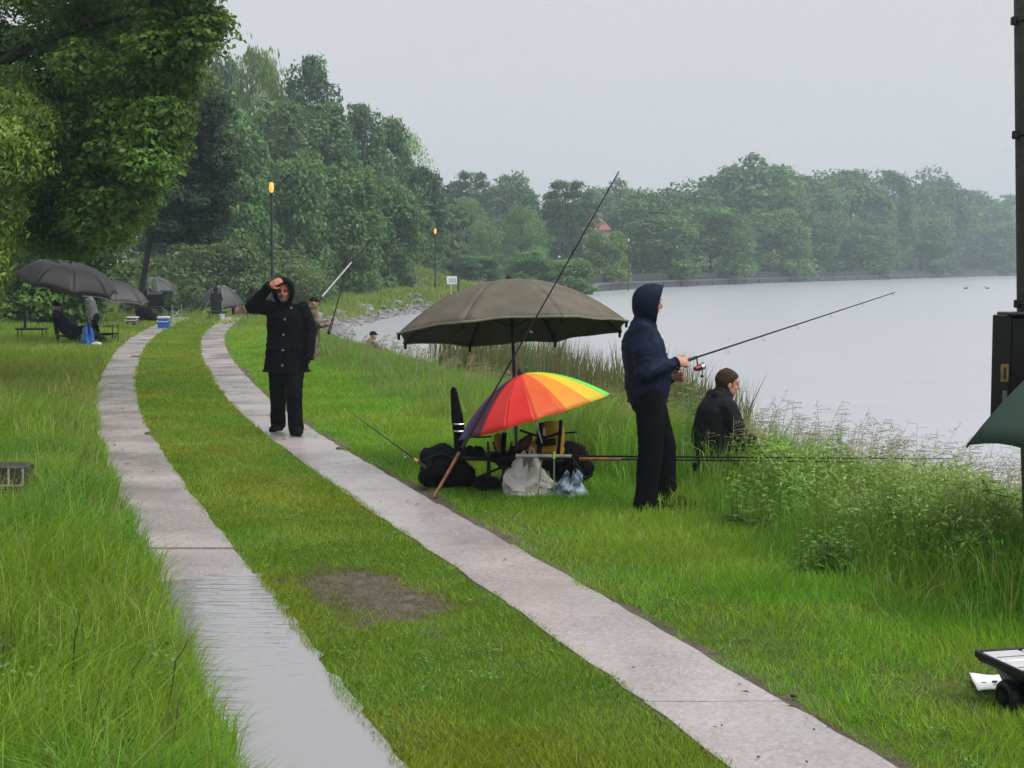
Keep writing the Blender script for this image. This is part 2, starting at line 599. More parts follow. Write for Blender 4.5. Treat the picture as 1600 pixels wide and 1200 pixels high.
def wheel_track(name, a, b, seed):
    r = random.Random(seed)
    mb = MB()
    yy = [3.5 + i * .3 for i in range(196)]
    vs = []
    for y in yy:
        c = float(path_x(y))
        vs += [(c + a - (.10 if a < 0 else .02), y, lz(c + a, y) * .0 + (-.8 * float(smooth01(57, 75, y))) + .004), (c + b + (.14 + .06 * math.sin(y * 3.1) if a > 0 else .02), y, (-.8 * float(smooth01(57, 75, y))) + .004)]
    root = mb.add(vs, [(2 * i, 2 * i + 1, 2 * i + 3, 2 * i + 2) for i in range(len(yy) - 1)]).build(name, 'mud')
    structure(root)
    y = 3.6 + r.random()
    while y < 61:
        L = 1.85 + r.uniform(-.12, .12)
        y1 = y + L
        top0 = .016 + r.uniform(-.004, .004)
        if name == 'wheel_track_puddled' and in_puddle(y + .6): top0 = .007 + r.uniform(-.0015, .0015)
        tl = r.uniform(-.004, .004)
        nx, ny = 4, 9
        top = []
        for i in range(ny + 1):
            yv = y + .0025 + (L - .005) * i / ny
            c = float(path_x(yv))
            for j in range(nx + 1):
                e = (a + (b - a) * j / nx)
                if j in (0, nx): e += r.uniform(-.014, .014) * (1 if j else -1)
                dy = r.uniform(-.006, .006) if i in (0, ny) else 0
                z = top0 + tl * (i / ny - .5) + r.uniform(-.0012, .0012) - .8 * float(smooth01(57, 75, yv))
                top.append((c + e, yv + dy, z))
        m2 = MB()
        n1 = nx + 1
        fs = [(i * n1 + j, i * n1 + j + 1, (i + 1) * n1 + j + 1, (i + 1) * n1 + j) for i in range(ny) for j in range(nx)]
        border = [j for j in range(n1)] + [i * n1 + nx for i in range(1, ny + 1)] + [ny * n1 + j for j in range(nx - 1, -1, -1)] + [i * n1 for i in range(ny - 1, 0, -1)]
        nb = len(top)
        low = [(top[k][0], top[k][1], top[k][2] - .09) for k in border]
        for k in range(len(border)):
            k2 = (k + 1) % len(border)
            fs.append((border[k2], border[k], nb + k, nb + k2))
        m2.add(top + low, fs)
        m2.build('slab', 'wet_concrete', root, angle=50)
        y = y1
    return root


lt = wheel_track('wheel_track', -OFF_OUT, -OFF_IN, 1) if False else wheel_track('wheel_track_puddled', -OFF_OUT, -OFF_IN, 6)
rt = wheel_track('wheel_track', OFF_IN, OFF_OUT, 2)
tag(lt, 'left strip of wet concrete slabs with a long puddle at its near end')
tag(rt, 'right strip of wet concrete slabs, the one the man in black walks on')

# puddle lying on the near end of the left strip
mb = MB(); vs = []; fs = []
rows = np.linspace(0, 1, 70); ncol = 30
for i, u in enumerate(rows):
    for j in range(ncol + 1):
        t = j / ncol
        yend = 9.22 - .42 * (1 - t) ** 3 + .12 * (float(vnoise(t * 5, 3, 2)) - .5) + .1 * max(0, t - .6)
        y = 3.8 + (yend - 3.8) * u
        c = float(path_x(y))
        l = c - OFF_OUT - .12 + .05 * (float(vnoise(y * 7, 1, 5)) - .5) * 2 + .24 * max(0, min(1, (5.75 - y) / .6))
        r_ = c - OFF_IN + .03 + .03 * (float(vnoise(y * 9, 7, 9)) - .5) * 2
        vs.append((l + (r_ - l) * t, y, .0125))
for i in range(len(rows) - 1):
    for j in range(ncol):
        a = i * (ncol + 1) + j
        fs.append((a, a + 1, a + ncol + 2, a + ncol + 1))
structure(mb.add(vs, fs).build('puddle', 'puddle_water'))

# bare muddy patch worn into the middle strip
MUDC = (-.84, 8.75)


def mud_inside(x, y):
    """0 at the heart of the bare patch, 1 at its ragged rim."""
    x = np.asarray(x, float); y = np.asarray(y, float)
    dy = (y - MUDC[1]) / .70
    dx = (x - MUDC[0] + .30 * (y - MUDC[1])) / .38
    return np.sqrt(dx * dx + dy * dy) * (1 + .55 * (vnoise(x * 5, y * 5, 81) - .5) + .45 * (vnoise(x * 13, y * 13, 82) - .5))


gx, gy = np.meshgrid(np.linspace(MUDC[0] - .8, MUDC[0] + .8, 64), np.linspace(MUDC[1] - 1.25, MUDC[1] + 1.25, 80), indexing='ij')
mm = mud_inside(gx, gy)
gz_ = .010 * np.clip(1.05 - mm, -1, .5) + .018 * (vnoise(gx * 14, gy * 14, 83) - .5) * smooth01(1.0, .6, mm) + .022 * (vnoise(gx * 34, gy * 34, 84) - .5) * smooth01(1.05, .7, mm)
mq = [(i * 80 + j, (i + 1) * 80 + j, (i + 1) * 80 + j + 1, i * 80 + j + 1) for i in range(63) for j in range(79)]
mq = [q_ for q_ in mq if mm.ravel()[q_[0]] < 1.35]
mudm = quad_mesh('mud_patch', np.stack([gx, gy, gz_], -1).reshape(-1, 3), mq, smooth=True)
mudm.materials.append(M_['mud'])
structure(link(bpy.data.objects.new('mud_patch', mudm)))


# quay wall across the canal: face, coping, dark parapet set back
qy = np.concatenate([[186, 190, 194], np.arange(200, 420, 10), np.arange(420, 860, 20)]).astype(float)
qx = shore_x(qy)
quay = thing('quay_wall', 'long grey concrete quay wall running along the far side of the canal', 'wall', (float(qx[2]), float(qy[2]), WATER_Z))


def strip(name, m, prof):
    vs, fs = [], []
    n = len(prof)
    for x, y in zip(qx, qy):
        i = list(qy).index(y)
        k = min(i + 1, len(qy) - 1); k0 = max(i - 1, 0)
        t = Vector((qx[k] - qx[k0], qy[k] - qy[k0], 0)).normalized()
        nrm = Vector((-t.y, t.x, 0))        # away from the water
        ramp = max(.12, min(1.0, (y - 185) / 8))
        for d, z in prof:
            vs.append(Vector((x, y, 0)) + nrm * d + Vector((0, 0, WATER_Z + (z * ramp if z > 0 else z))))
    for i in range(len(qy) - 1):
        for j in range(n):
            j2 = (j + 1) % n
            fs.append((i * n + j, (i + 1) * n + j, (i + 1) * n + j2, i * n + j2))
    fs.append(tuple(range(n))); fs.append(tuple(range((len(qy) - 1) * n, len(qy) * n))[::-1])
    return MB().add(vs, fs).build(name, m, quay, smooth=False)


strip('wall_face', 'quay_stone', [(0, -.9), (0, .82), (.5, .82), (.5, -.9)])
strip('coping', 'quay_coping', [(-.12, .824), (-.12, 1.02), (.9, 1.02), (.9, .824)])
strip('parapet', 'quay_dark', [(1.3, .7), (1.3, 2.1), (1.6, 2.1), (1.6, .7)])
for k in range(3, len(qy) - 20, 1):
    x, y = qx[k], qy[k]
    t = Vector((qx[k + 1] - qx[k - 1], qy[k + 1] - qy[k - 1], 0)).normalized()
    n_ = Vector((-t.y, t.x, 0))
    c = Vector((x, y, WATER_Z + .36)) - n_ * .05
    MB().box(c, (.35, .16, .8), Matrix.Rotation(math.atan2(t.y, t.x), 3, 'Z')).build('buttress', 'quay_dark', quay, smooth=False)

# riprap along the left shore
mb = MB()
r = random.Random(5)
for k in range(520):
    y = r.uniform(52, 112)
    s = -abs(r.gauss(0, .9)) + .25
    x = float(shore_x(y)) + s
    z = lz(x, y)
    R = Matrix.Rotation(r.uniform(0, 6.28), 3, 'Z') @ Matrix.Rotation(r.uniform(-.5, .5), 3, 'X')
    sz = r.uniform(.14, .42)
    mb.ball((x, y, z + sz * .15), (sz, sz * r.uniform(.6, .9), sz * r.uniform(.4, .7)), R, 6, 4)
for i in range(len(mb.v)):
    mb.v[i] = mb.v[i] + Vector((r.uniform(-.05, .05), r.uniform(-.05, .05), r.uniform(-.04, .04)))
rr_ = mb.build('riprap', 'rock', smooth=False)
tag(rr_, 'grey riprap stones along the waterline of the left bank', 'stones', kind='stuff')

# ------------------------------------------------------------------ foliage
def unit(v):
    return v / np.maximum(1e-9, np.linalg.norm(v, axis=-1, keepdims=True))


def leafcloud(C, R, n, size, seed, squash=.8, col=(.06, .11, .025), cvar=.3, up=.45, droop=0.0, aspect=.62, lvar=.22, inner=.55):
    g = np.random.default_rng(seed)
    C = np.asarray(C, float); R = np.asarray(R, float)
    idx = np.repeat(np.arange(len(C)), n)
    N = len(idx)
    d = g.normal(size=(N, 3)); d[:, 2] += .3; d = unit(d)
    rr = R[idx] * (inner + (1 - inner) * g.random(N) ** .6)
    sub = 1 + .22 * np.sin(d[:, 0] * 5 + idx) * np.sin(d[:, 1] * 5 + idx * 2) + .15 * np.sin(d[:, 2] * 9 + idx * 3)
    P = C[idx] + d * (rr * sub)[:, None] * np.array([1, 1, squash])
    nrm = unit(d * .55 + np.array([0, 0, up]) + g.normal(size=(N, 3)) * .42)
    t = unit(np.cross(nrm, g.normal(size=(N, 3))))
    if droop: t = unit(t * (1 - droop) + np.array([0, 0, -droop]))
    b = unit(np.cross(nrm, t))
    s = (size * (.6 + .8 * g.random(N)))[:, None]
    V = np.stack([P - t * s * .5, P + b * s * aspect * .5 + nrm * s * .08, P + t * s * .5 - nrm * s * .05, P - b * s * aspect * .5 + nrm * s * .08], 1).reshape(-1, 3)
    Q = np.arange(N * 4).reshape(-1, 4)
    cc = np.array(col) * (1 + cvar * (g.random((len(C), 1)) - .5) * 2) * (1 + np.array([.25, .05, -.2]) * (g.random((len(C), 1)) - .5) * 2 * cvar)
    lc = cc[idx] * (1 + lvar * (g.random((N, 1)) - .5) * 2)
    return V, Q, np.repeat(lc, 4, 0)


ASPECT = {'round': 1.7, 'tall': 2.6, 'wall': 2.2, 'pine': 2.0}


def crown_mesh(name, kind, nclump, nleaf, size, seed, **kw):
    g = np.random.default_rng(seed)
    d = unit(g.normal(size=(nclump, 3)))
    if kind == 'round':
        r = .42 + .42 * g.random(nclump) ** .45
        lump = 1 + .22 * np.sin(3 * np.arctan2(d[:, 1], d[:, 0]) + seed) * (1 - d[:, 2] ** 2) + .05 * g.normal(size=nclump)
        C = d * (r * lump)[:, None]
        C[:, 2] = C[:, 2] * .5 + .5
        C[:, :2] *= (1.02 - .28 * np.clip(C[:, 2] - .55, 0, 1) / .45)[:, None]
        R = .16 + .13 * g.random(nclump)
        sq = .55
    elif kind == 'tall':
        z = g.random(nclump)
        prof = np.sqrt(np.clip(1 - ((z - .38) / .64) ** 2, 0, 1)) * (.8 + .25 * g.random(nclump))
        a = g.random(nclump) * 6.283
        k = .3 + .62 * g.random(nclump) ** .5
        C = np.stack([np.cos(a) * prof * k, np.sin(a) * prof * k, .03 + z * .93], 1)
        R = .15 + .14 * g.random(nclump)
        sq = .5
    elif kind == 'wall':     # foliage down to the ground, broad
        z = g.random(nclump) ** .9
        prof = (1 - .45 * z ** 2.2) * (.8 + .3 * g.random(nclump))
        a = g.random(nclump) * 6.283
        k = .35 + .55 * g.random(nclump) ** .5
        C = np.stack([np.cos(a) * prof * k, np.sin(a) * prof * k, .02 + z * .92], 1)
        R = .14 + .14 * g.random(nclump)
        sq = .5
    elif kind == 'pine':
        z = g.random(nclump) ** .8
        lay = np.round(z * 9) / 9 + g.normal(size=nclump) * .012
        prof = (.35 + .65 * np.sin(np.clip(lay, 0, 1) * 2.6 + .35)) * (.75 + .4 * g.random(nclump))
        a = g.random(nclump) * 6.283
        k = .25 + .75 * g.random(nclump) ** .5
        C = np.stack([np.cos(a) * prof * k * .88, np.sin(a) * prof * k * .88, .05 + lay * .9], 1)
        R = .11 + .12 * g.random(nclump)
        sq = .3
    A = ASPECT[kind]
    C[:, 2] *= A
    V, Q, c = leafcloud(C, R * 1.15, nleaf, size, seed + 1, squash=.82 if kind != 'pine' else .5, **kw)
    V[:, 2] = np.maximum(V[:, 2], -.05) / A
    me = quad_mesh(name, V, Q, c)
    me.materials.append(M_['leaf'])
    return me


def trunk_mesh(name, seed, spread=.5, r0=.035):
    """Unit-height tapered trunk with limbs that reach into the crown (crown radius 1 = x,y scale)."""
    r = random.Random(seed)
    mb = MB()
    pts, rad = [], []
    x = y = 0
    for i in range(7):
        z = i / 6 * .86
        pts.append((x, y, z)); rad.append(r0 * (1.35 if i == 0 else 1) * (1 - .8 * i / 6))
        x += r.uniform(-.02, .02); y += r.uniform(-.02, .02)
    mb.tube(pts, rad, 8)
    for k in range(7):
        h = .28 + .5 * k / 7
        a = k * 2.4 + r.uniform(-.3, .3)
        l = spread * r.uniform(.6, 1.1)
        p0 = Vector((0, 0, h))
        p1 = p0 + Vector((math.cos(a) * l * .55, math.sin(a) * l * .55, .08))
        p2 = p0 + Vector((math.cos(a) * l, math.sin(a) * l, .17))
        mb.tube([p0, p1, p2], [r0 * .5, r0 * .3, r0 * .1], 6)
    me = bpy.data.meshes.new(name)
    me.from_pydata([tuple(p) for p in mb.v], [], mb.f)
    me.polygons.foreach_set('use_smooth', [True] * len(me.polygons))
    me.materials.append(M_['bark'])
    return me


W = (.092, .175, .052)
CROWN = {
    'round0': crown_mesh('crown_round_a', 'round', 95, 150, .085, 11, col=W),
    'round1': crown_mesh('crown_round_b', 'round', 80, 175, .085, 23, col=W),
    'round2': crown_mesh('crown_round_c', 'round', 110, 130, .08, 37, col=W),
    'tall0': crown_mesh('crown_tall_a', 'tall', 90, 160, .095, 41, col=W),
    'tall1': crown_mesh('crown_tall_b', 'tall', 75, 170, .095, 59, col=W),
    'wall0': crown_mesh('crown_low_a', 'wall', 100, 150, .085, 61, col=W),
    'wall1': crown_mesh('crown_low_b', 'wall', 90, 160, .085, 67, col=W),
    'birch': crown_mesh('crown_birch', 'tall', 110, 130, .075, 71, col=W, droop=.7, aspect=.4, up=.2),
    'pine': crown_mesh('crown_pine', 'pine', 120, 110, .085, 73, col=W, aspect=.3, cvar=.2),
    'sparse': crown_mesh('crown_sparse', 'tall', 60, 70, .075, 79, col=W),
}
TRUNK = [trunk_mesh('trunk_a', 1), trunk_mesh('trunk_b', 2), trunk_mesh('trunk_c', 3)]
_tn = [0]


def tree(name, label, px, top, wpx, d, kind, color=(1, 1, 1), low=.18, group=None, depth=1.0, dx=0):
    """A tree whose trunk stands at distance d; crown as wide as wpx photo pixels, its top at row `top`."""
    p = at(px, top, d)
    z0 = lz(p.x, d) - .05
    Hh = p.z - z0
    rad = wpx / 2 / FPX * d
    t = thing(name, label, 'tree' if 'bush' not in name and 'shrub' not in name else 'bush', (p.x, d, z0), group)
    _tn[0] += 1
    tr = bpy.data.objects.new('trunk', TRUNK[_tn[0] % 3])
    tr.scale = (rad, rad, Hh)
    if Hh > 3 * rad: tr.scale = (rad * 1.0, rad * 1.0, Hh)
    tr.rotation_euler.z = _tn[0] * 1.7
    link(tr, t)
    cr = bpy.data.objects.new('crown', CROWN[kind])
    cr.scale = (rad, rad * depth, Hh * (1 - low))
    cr.location = (dx, 0, Hh * low)
    cr.rotation_euler.z = _tn[0] * 2.37
    cr.color = (*color, 1)
    link(cr, t)
    return t


G1 = 'trees of the wooded slope behind the first lamp'
DK, LT, YL, BL, MD = (.72, .8, .8), (1.25, 1.2, 1.0), (1.6, 1.35, .9), (.8, .95, 1.1), (1, 1, 1)
# wooded slope, left of centre
tree('oak_tree', 'dull grey-green crown farthest up the slope, left of the pale birch', 338, 72, 120, 150, 'round1', (.8, .82, 1.1), group=G1)
tree('birch_tree', 'pale yellow-green birch crown topping the wooded slope', 408, 84, 125, 140, 'birch', (1.65, 1.4, 1.25), group=G1)
tree('pine_tree', 'dark blue-green pine crown on the skyline right of the pale birch', 488, 92, 112, 138, 'tall1', (.6, .75, .85), group=G1, low=.35)
tree('oak_tree', 'light crown below the pale birch, beside the near dark foliage', 352, 150, 135, 112, 'tall0', (1.1, 1.15, 1.1), group=G1)
tree('oak_tree', 'broad mid-green crown straight above the nearest lamp post', 430, 160, 150, 118, 'tall1', MD, group=G1)
tree('oak_tree', 'large dark crown between the nearest lamp and the dark pine', 505, 168, 140, 128, 'tall0', (.8, .95, .9), group=G1)
tree('oak_tree', 'spiky-topped crown on the skyline, second right of the dark pine', 563, 165, 110, 142, 'tall1', (.75, .85, .9), group=G1)
tree('oak_tree', 'crown on the falling skyline just left of the sparse pale tree', 606, 192, 90, 150, 'tall0', (.85, .95, 1.0), group=G1)
tree('poplar_tree', 'sparse pale-leaved tree at the right end of the wooded slope', 643, 205, 75, 158, 'sparse', (2.2, 2.0, 2.6), group=G1)
tree('oak_tree', 'dark crown that ends the wooded slope, behind the second lamp post', 655, 262, 110, 150, 'tall1', (.7, .85, .9), group=G1, low=.08)
tree('oak_tree', 'front-row crown immediately left of the nearest lamp post', 372, 262, 130, 96, 'wall0', (.95, 1.1, .95), group=G1, low=.03)
tree('oak_tree', 'front-row crown immediately right of the nearest lamp post', 462, 245, 130, 102, 'wall1', (.9, 1.05, .95), group=G1, low=.03)
tree('oak_tree', 'front-row crown behind the tips of the two raised far rods', 540, 262, 140, 112, 'wall0', (1.0, 1.1, 1.0), group=G1, low=.03)
tree('oak_tree', 'front-row crown between the raised far rods and the second lamp', 612, 285, 120, 125, 'wall1', (.92, 1.05, .95), group=G1, low=.03)
# centre, behind the olive umbrella
G2 = 'trees behind the bend of the canal'
tree('pine_tree', 'dark spiky pine rising right of the second lamp post', 732, 270, 105, 235, 'pine', (.6, .7, .85), group=G2)
tree('oak_tree', 'hazy rounded crown on the skyline between two dark pines', 800, 272, 100, 265, 'round0', (.85, .95, 1.0), group=G2)
tree('willow_tree', 'tall pale willow right beside the second lamp post', 728, 312, 115, 190, 'birch', (1.5, 1.45, 1.7), group=G2, low=.03)
tree('willow_tree', 'pale willow standing above the hub of the olive umbrella', 815, 325, 95, 200, 'birch', (1.45, 1.4, 1.6), group=G2, low=.03)
tree('oak_tree', 'dark blue-grey tree between the two pale willows', 770, 340, 70, 215, 'wall1', (.7, .85, 1.1), group=G2, low=.03)
tree('pine_tree', 'wide dark conifer left of the red roof', 885, 284, 115, 215, 'pine', (.55, .65, .75), group=G2, low=.05)
tree('oak_tree', 'distant hazy crown on the skyline above the red roof', 958, 284, 130, 330, 'round1', (.9, 1, 1.05), group=G2)
tree('round_bush', 'light green round bush directly behind the olive umbrella top', 830, 392, 90, 172, 'wall0', (1.4, 1.45, 1.2), group=G2, low=0)
tree('round_bush', 'low green bush beside the quay end, right of the olive umbrella hub', 888, 405, 95, 170, 'wall1', (1.2, 1.3, 1.1), group=G2, low=0)
tree('round_bush', 'dim bush at the foot of the tall pale willow, by the white sign', 745, 400, 90, 168, 'wall1', (.9, 1.0, 1.0), group=G2, low=0)
tree('maple_tree', 'yellow-green small tree in front of the red-roofed house', 948, 362, 78, 205, 'wall0', (1.5, 1.35, .9), group=G2, low=.02)
# far bank on the right
G3 = 'trees along the far bank'


def dq(px, extra):
    return float(np.interp(px, [940, 1101, 1216, 1398, 1589, 1700], [193, 255, 300, 397, 596, 700])) + extra


tree('beech_tree', 'low hazy crown on the skyline just left of the tallest crown', 1060, 288, 149, dq(1060, 45), 'round2', (.9, 1.0, .9), group=G3)
tree('beech_tree', 'hazy skyline crown above the third lamp post', 1005, 298, 126, dq(1005, 45), 'round0', (.85, .95, .95), group=G3)
tree('beech_tree', 'tallest crown of the far bank, broad and round', 1186, 246, 189, dq(1186, 45), 'round1', (.85, 1, .85), group=G3)
tree('beech_tree', 'crown on the skyline just right of the tallest one', 1268, 272, 138, dq(1268, 45), 'round0', (.9, 1, .9), group=G3)
tree('beech_tree', 'level-topped crown above the orange far lamp', 1332, 270, 138, dq(1332, 45), 'tall0', (.95, 1.02, .9), group=G3, low=.08)
tree('beech_tree', 'rounded knob of a crown between the orange lamp and the dome', 1390, 268, 103, dq(1390, 45), 'tall1', (.85, .95, .95), group=G3, low=.08)
tree('beech_tree', 'dome-shaped crown, second highest of the far bank', 1462, 268, 138, dq(1462, 45), 'round2', (.8, .95, .9), group=G3, low=.08)
tree('beech_tree', 'lower crown stepping down right of the dome', 1530, 302, 114, dq(1530, 45), 'tall0', (.9, 1, .95), group=G3, low=.08)
tree('beech_tree', 'last crown of the far bank beside the dark pole', 1588, 306, 103, dq(1588, 45), 'tall1', (.85, .95, .95), group=G3, low=.08)
tree('beech_tree', 'crown outside to the right of the dark pole', 1668, 300, 149, dq(1668, 45), 'tall0', (.85, .95, .95), group=G3, low=.08)
tree('lime_tree', 'mid-green front tree behind the third lamp post', 1030, 338, 138, dq(1030, 16), 'wall0', (1.0, 1.1, .9), group=G3, low=.05)
tree('lime_tree', 'front tree above the small white sign on the quay', 1110, 322, 149, dq(1110, 16), 'wall1', (.95, 1.08, .95), group=G3, low=.05)
tree('lime_tree', 'pale rounded tree in front, below the tallest crown', 1212, 328, 120, dq(1212, 16), 'wall0', (1.35, 1.3, 1.15), group=G3, low=.02)
tree('lime_tree', 'darker front tree to the left of the orange far lamp', 1268, 335, 103, dq(1268, 16), 'wall1', (.8, .95, .95), group=G3, low=.02)
tree('lime_tree', 'front tree just right of the orange far lamp', 1345, 345, 114, dq(1345, 16), 'wall0', (.9, 1.05, .95), group=G3, low=.02)
tree('lime_tree', 'front tree below the dome-shaped crown', 1440, 340, 132, dq(1440, 16), 'wall1', (.85, 1, .95), group=G3, low=.02)
tree('lime_tree', 'front tree standing lowest beside the dark pole', 1545, 345, 126, dq(1545, 16), 'wall0', (.85, 1, .95), group=G3, low=.02)


def leaf_mass(name, label, C, R, n, size, seed, color, cat, **kw):
    V, Q, c = leafcloud(C, R, n, size, seed, col=color, **kw)
    me = quad_mesh(name, V, Q, c)
    me.materials.append(M_['leaf'])
    o = link(bpy.data.objects.new(name, me))
    return tag(o, label, cat, kind='stuff')


# woodland that fills in behind the crowns, and scrub along the banks
g = np.random.default_rng(77)
C, R = [], []
for (x0, x1, d0, d1, t0, t1, n) in ((300, 700, 160, 175, 150, 300, 110), (690, 960, 250, 285, 310, 330, 90), (950, 1620, 300, 680, 315, 330, 300)):
    for k in range(n):
        u = g.random()
        px = x0 + (x1 - x0) * u
        d = (d0 + (d1 - d0) * u) * (1 + .03 * g.normal())
        tp = t0 + (t1 - t0) * u
        py = tp + (430 - tp) * g.random() ** .8
        p = at(px, py, d)
        C.append(p); R.append(d * .0125 * (.7 + .7 * g.random()))
leaf_mass('woodland', 'dim woodland mass filling the gaps behind the crowns on both banks', C, R, 95, 1.25, 5, (.05, .085, .028), 'woodland', squash=.7)
C, R = [], []
for k in range(230):
    u = g.random()
    px = 200 + 500 * u
    d = 78 + 70 * u + 4 * g.normal()
    x = (px - 800) / FPX * d
    hmax = 1.0 + 2.6 * g.random() * (1 - .45 * u)
    C.append((x, d, lz(x, d) + hmax * g.random())); R.append(.5 + .6 * g.random())
leaf_mass('scrub', 'low scrub along the foot of the wooded slope', C, R, 120, .3, 6, (.07, .12, .03), 'scrub', squash=.8)
C, R = [], []
for k in range(320):
    u = g.random()
    y = 196 + 330 * u
    nrm = 7 + 8 * g.random() + 5 * u
    x = float(shore_x(y)) - nrm * .9
    C.append((x, y + nrm * .3, WATER_Z + 1.2 + (1.5 + 4.0 * u) * g.random())); R.append((.9 + 1.0 * g.random()) * (1 + u))
leaf_mass('bank_bushes', 'continuous belt of bushes along the top of the far quay wall', C, R, 70, .65, 7, (.06, .105, .03), 'bushes', squash=.75)


# near foliage on the left, finer leaves, each tree its own crown
def near_tree(name, label, base, crowns, trunk_pts, trunk_r, leaf, n, seed, color, cat='tree', limbs=(), **kw):
    """crowns: list of (px, py, d, radius m, squash) clumps in the photograph's directions."""
    b = Vector((base[0], base[1], lz(base[0], base[1]) - .05))
    t = thing(name, label, cat, b)
    mb = MB().tube([b] + [Vector(p) for p in trunk_pts], trunk_r, 10)
    mb.build('trunk', 'bark', t)
    for l in limbs:
        MB().tube([Vector(p) for p in l[0]], l[1], 7).build('limb', 'bark', t)
    C = np.array([c[0] for c in crowns]); R = np.array([c[1] for c in crowns])
    V, Q, c = leafcloud(C - np.array(b), R, n, leaf, seed, col=color, **kw)
    me = quad_mesh('crown', V, Q, c)
    me.materials.append(M_['leaf'])
    o = bpy.data.objects.new('crown', me)
    link(o, t)
    return t


def fill(poly_rows, d0, d1, n, r0, r1, seed):
    """Clumps spread through a photo-space outline given as rows (y, xleft, xright), between two depths."""
    g = np.random.default_rng(seed)
    rows = np.array(poly_rows, float)
    out = []
    for k in range(n):
        y = g.uniform(rows[0, 0], rows[-1, 0])
        xl = np.interp(y, rows[:, 0], rows[:, 1]); xr = np.interp(y, rows[:, 0], rows[:, 2])
        x = g.uniform(xl, xr)
        d = g.uniform(d0, d1)
        out.append((np.array(at(x, y, d)), g.uniform(r0, r1)))
    return out


# big oak whose boughs hang in from the top left
ok = fill([(-160, -160, 300), (-40, -160, 330), (20, 60, 335), (60, 110, 322), (100, 110, 285), (150, 105, 280), (200, 115, 262), (260, 120, 255), (310, 130, 215), (345, 140, 190)], 21.5, 26.5, 150, .3, .62, 3)
ok += fill([(-40, 220, 322), (20, 230, 332), (60, 235, 322), (110, 205, 280), (190, 200, 268), (270, 190, 240)], 20.6, 22.0, 46, .22, .42, 4)
ok += fill([(290, 60, 215), (340, 40, 200), (385, 45, 150)], 25, 29, 46, .3, .55, 14)
tb = (-10.6, 26.5)
near_tree('oak_tree', 'big oak whose leafy boughs hang into the top left corner', tb, ok, [(-10.5, 26.4, 2.2), (-10.2, 26.2, 4.3), (-9.8, 26.0, 6.5)], [.34, .27, .22, .14],
          .085, 800, 31, (.095, .185, .027), limbs=[([(-10.3, 26.2, 3.6), (-7.6, 24.6, 4.9), (-5.0, 23.2, 5.2)], [.14, .08, .02]), ([(-10.2, 26.1, 4.2), (-7.4, 23.9, 5.3), (-5.2, 22.5, 5.6)], [.14, .08, .02]),
                                                   ([(-10.4, 26.3, 3.0), (-8, 25, 4.2), (-5.9, 23.8, 3.7)], [.1, .06, .02])], cvar=.28, squash=.7)
# bluish maple behind it, at the left edge
mp = fill([(60, -60, 60), (100, -60, 100), (150, -60, 95), (230, -60, 100), (300, -60, 85)], 24, 26, 42, .25, .5, 5)
near_tree('maple_tree', 'blue-green maple at the left edge under the oak boughs', (-9.3, 26.5), mp, [(-9.2, 26.3, 2.2), (-9.1, 26, 4.5)], [.16, .12, .06], .11, 420, 33, (.09, .19, .055), squash=.7)
# yellow-green willow shrub at the left edge
wl_ = fill([(130, -50, 25), (200, -60, 62), (260, -60, 48), (330, -60, 25), (400, -60, 2), (450, -60, -18), (500, -60, -32)], 21, 23.5, 80, .2, .45, 6)
near_tree('willow_tree', 'yellow-green willow filling the left edge beside the nearest dark umbrella', (-8.1, 23.0), wl_, [(-8.0, 22.8, 1.6), (-8.0, 22.6, 3.6)], [.13, .1, .05], .085, 540, 35,
          (.17, .27, .04), droop=.45, aspect=.38, squash=.9)
# hazel wall behind the umbrellas
hz = fill([(300, 60, 180), (340, 40, 195), (380, 30, 175), (420, 20, 160), (470, 0, 160), (500, 0, 120)], 50, 56, 165, .5, .95, 7)
near_tree('hazel_bush', 'dense dark green hazel thicket behind the nearest dark umbrella', (-15.6, 54), hz, [(-15.6, 54, 1.6), (-15.4, 54, 3.2)], [.12, .1, .05], .2, 470, 37, (.09, .18, .034), cat='bush', squash=.8)
# dark mid trees between the oak and the pine
dm = fill([(90, 90, 300), (170, 80, 310), (260, 80, 290), (325, 70, 225)], 60, 67, 120, .85, 1.7, 8)
near_tree('alder_tree', 'shadowy alder between the oak boughs and the dark pine', (-19.5, 66), dm, [(-19.3, 66, 3), (-18, 65, 7)], [.2, .16, .07], .27, 430, 39, (.085, .16, .036), squash=.75)
# dark pine with shaggy branch ends
pn = fill([(130, 240, 315), (170, 235, 345), (205, 255, 330), (235, 250, 372), (262, 255, 345), (290, 250, 372), (320, 250, 350), (350, 245, 338), (372, 250, 320)], 58, 62, 110, .42, .9, 9)
near_tree('pine_tree', 'dark shaggy pine branch mass left of the nearest lamp post', (-14.9, 61), pn, [(-14.3, 61, 3), (-12.9, 60.5, 8)], [.13, .11, .06], .22, 480, 43, (.03, .062, .024), squash=.5, aspect=.34, cvar=.4)
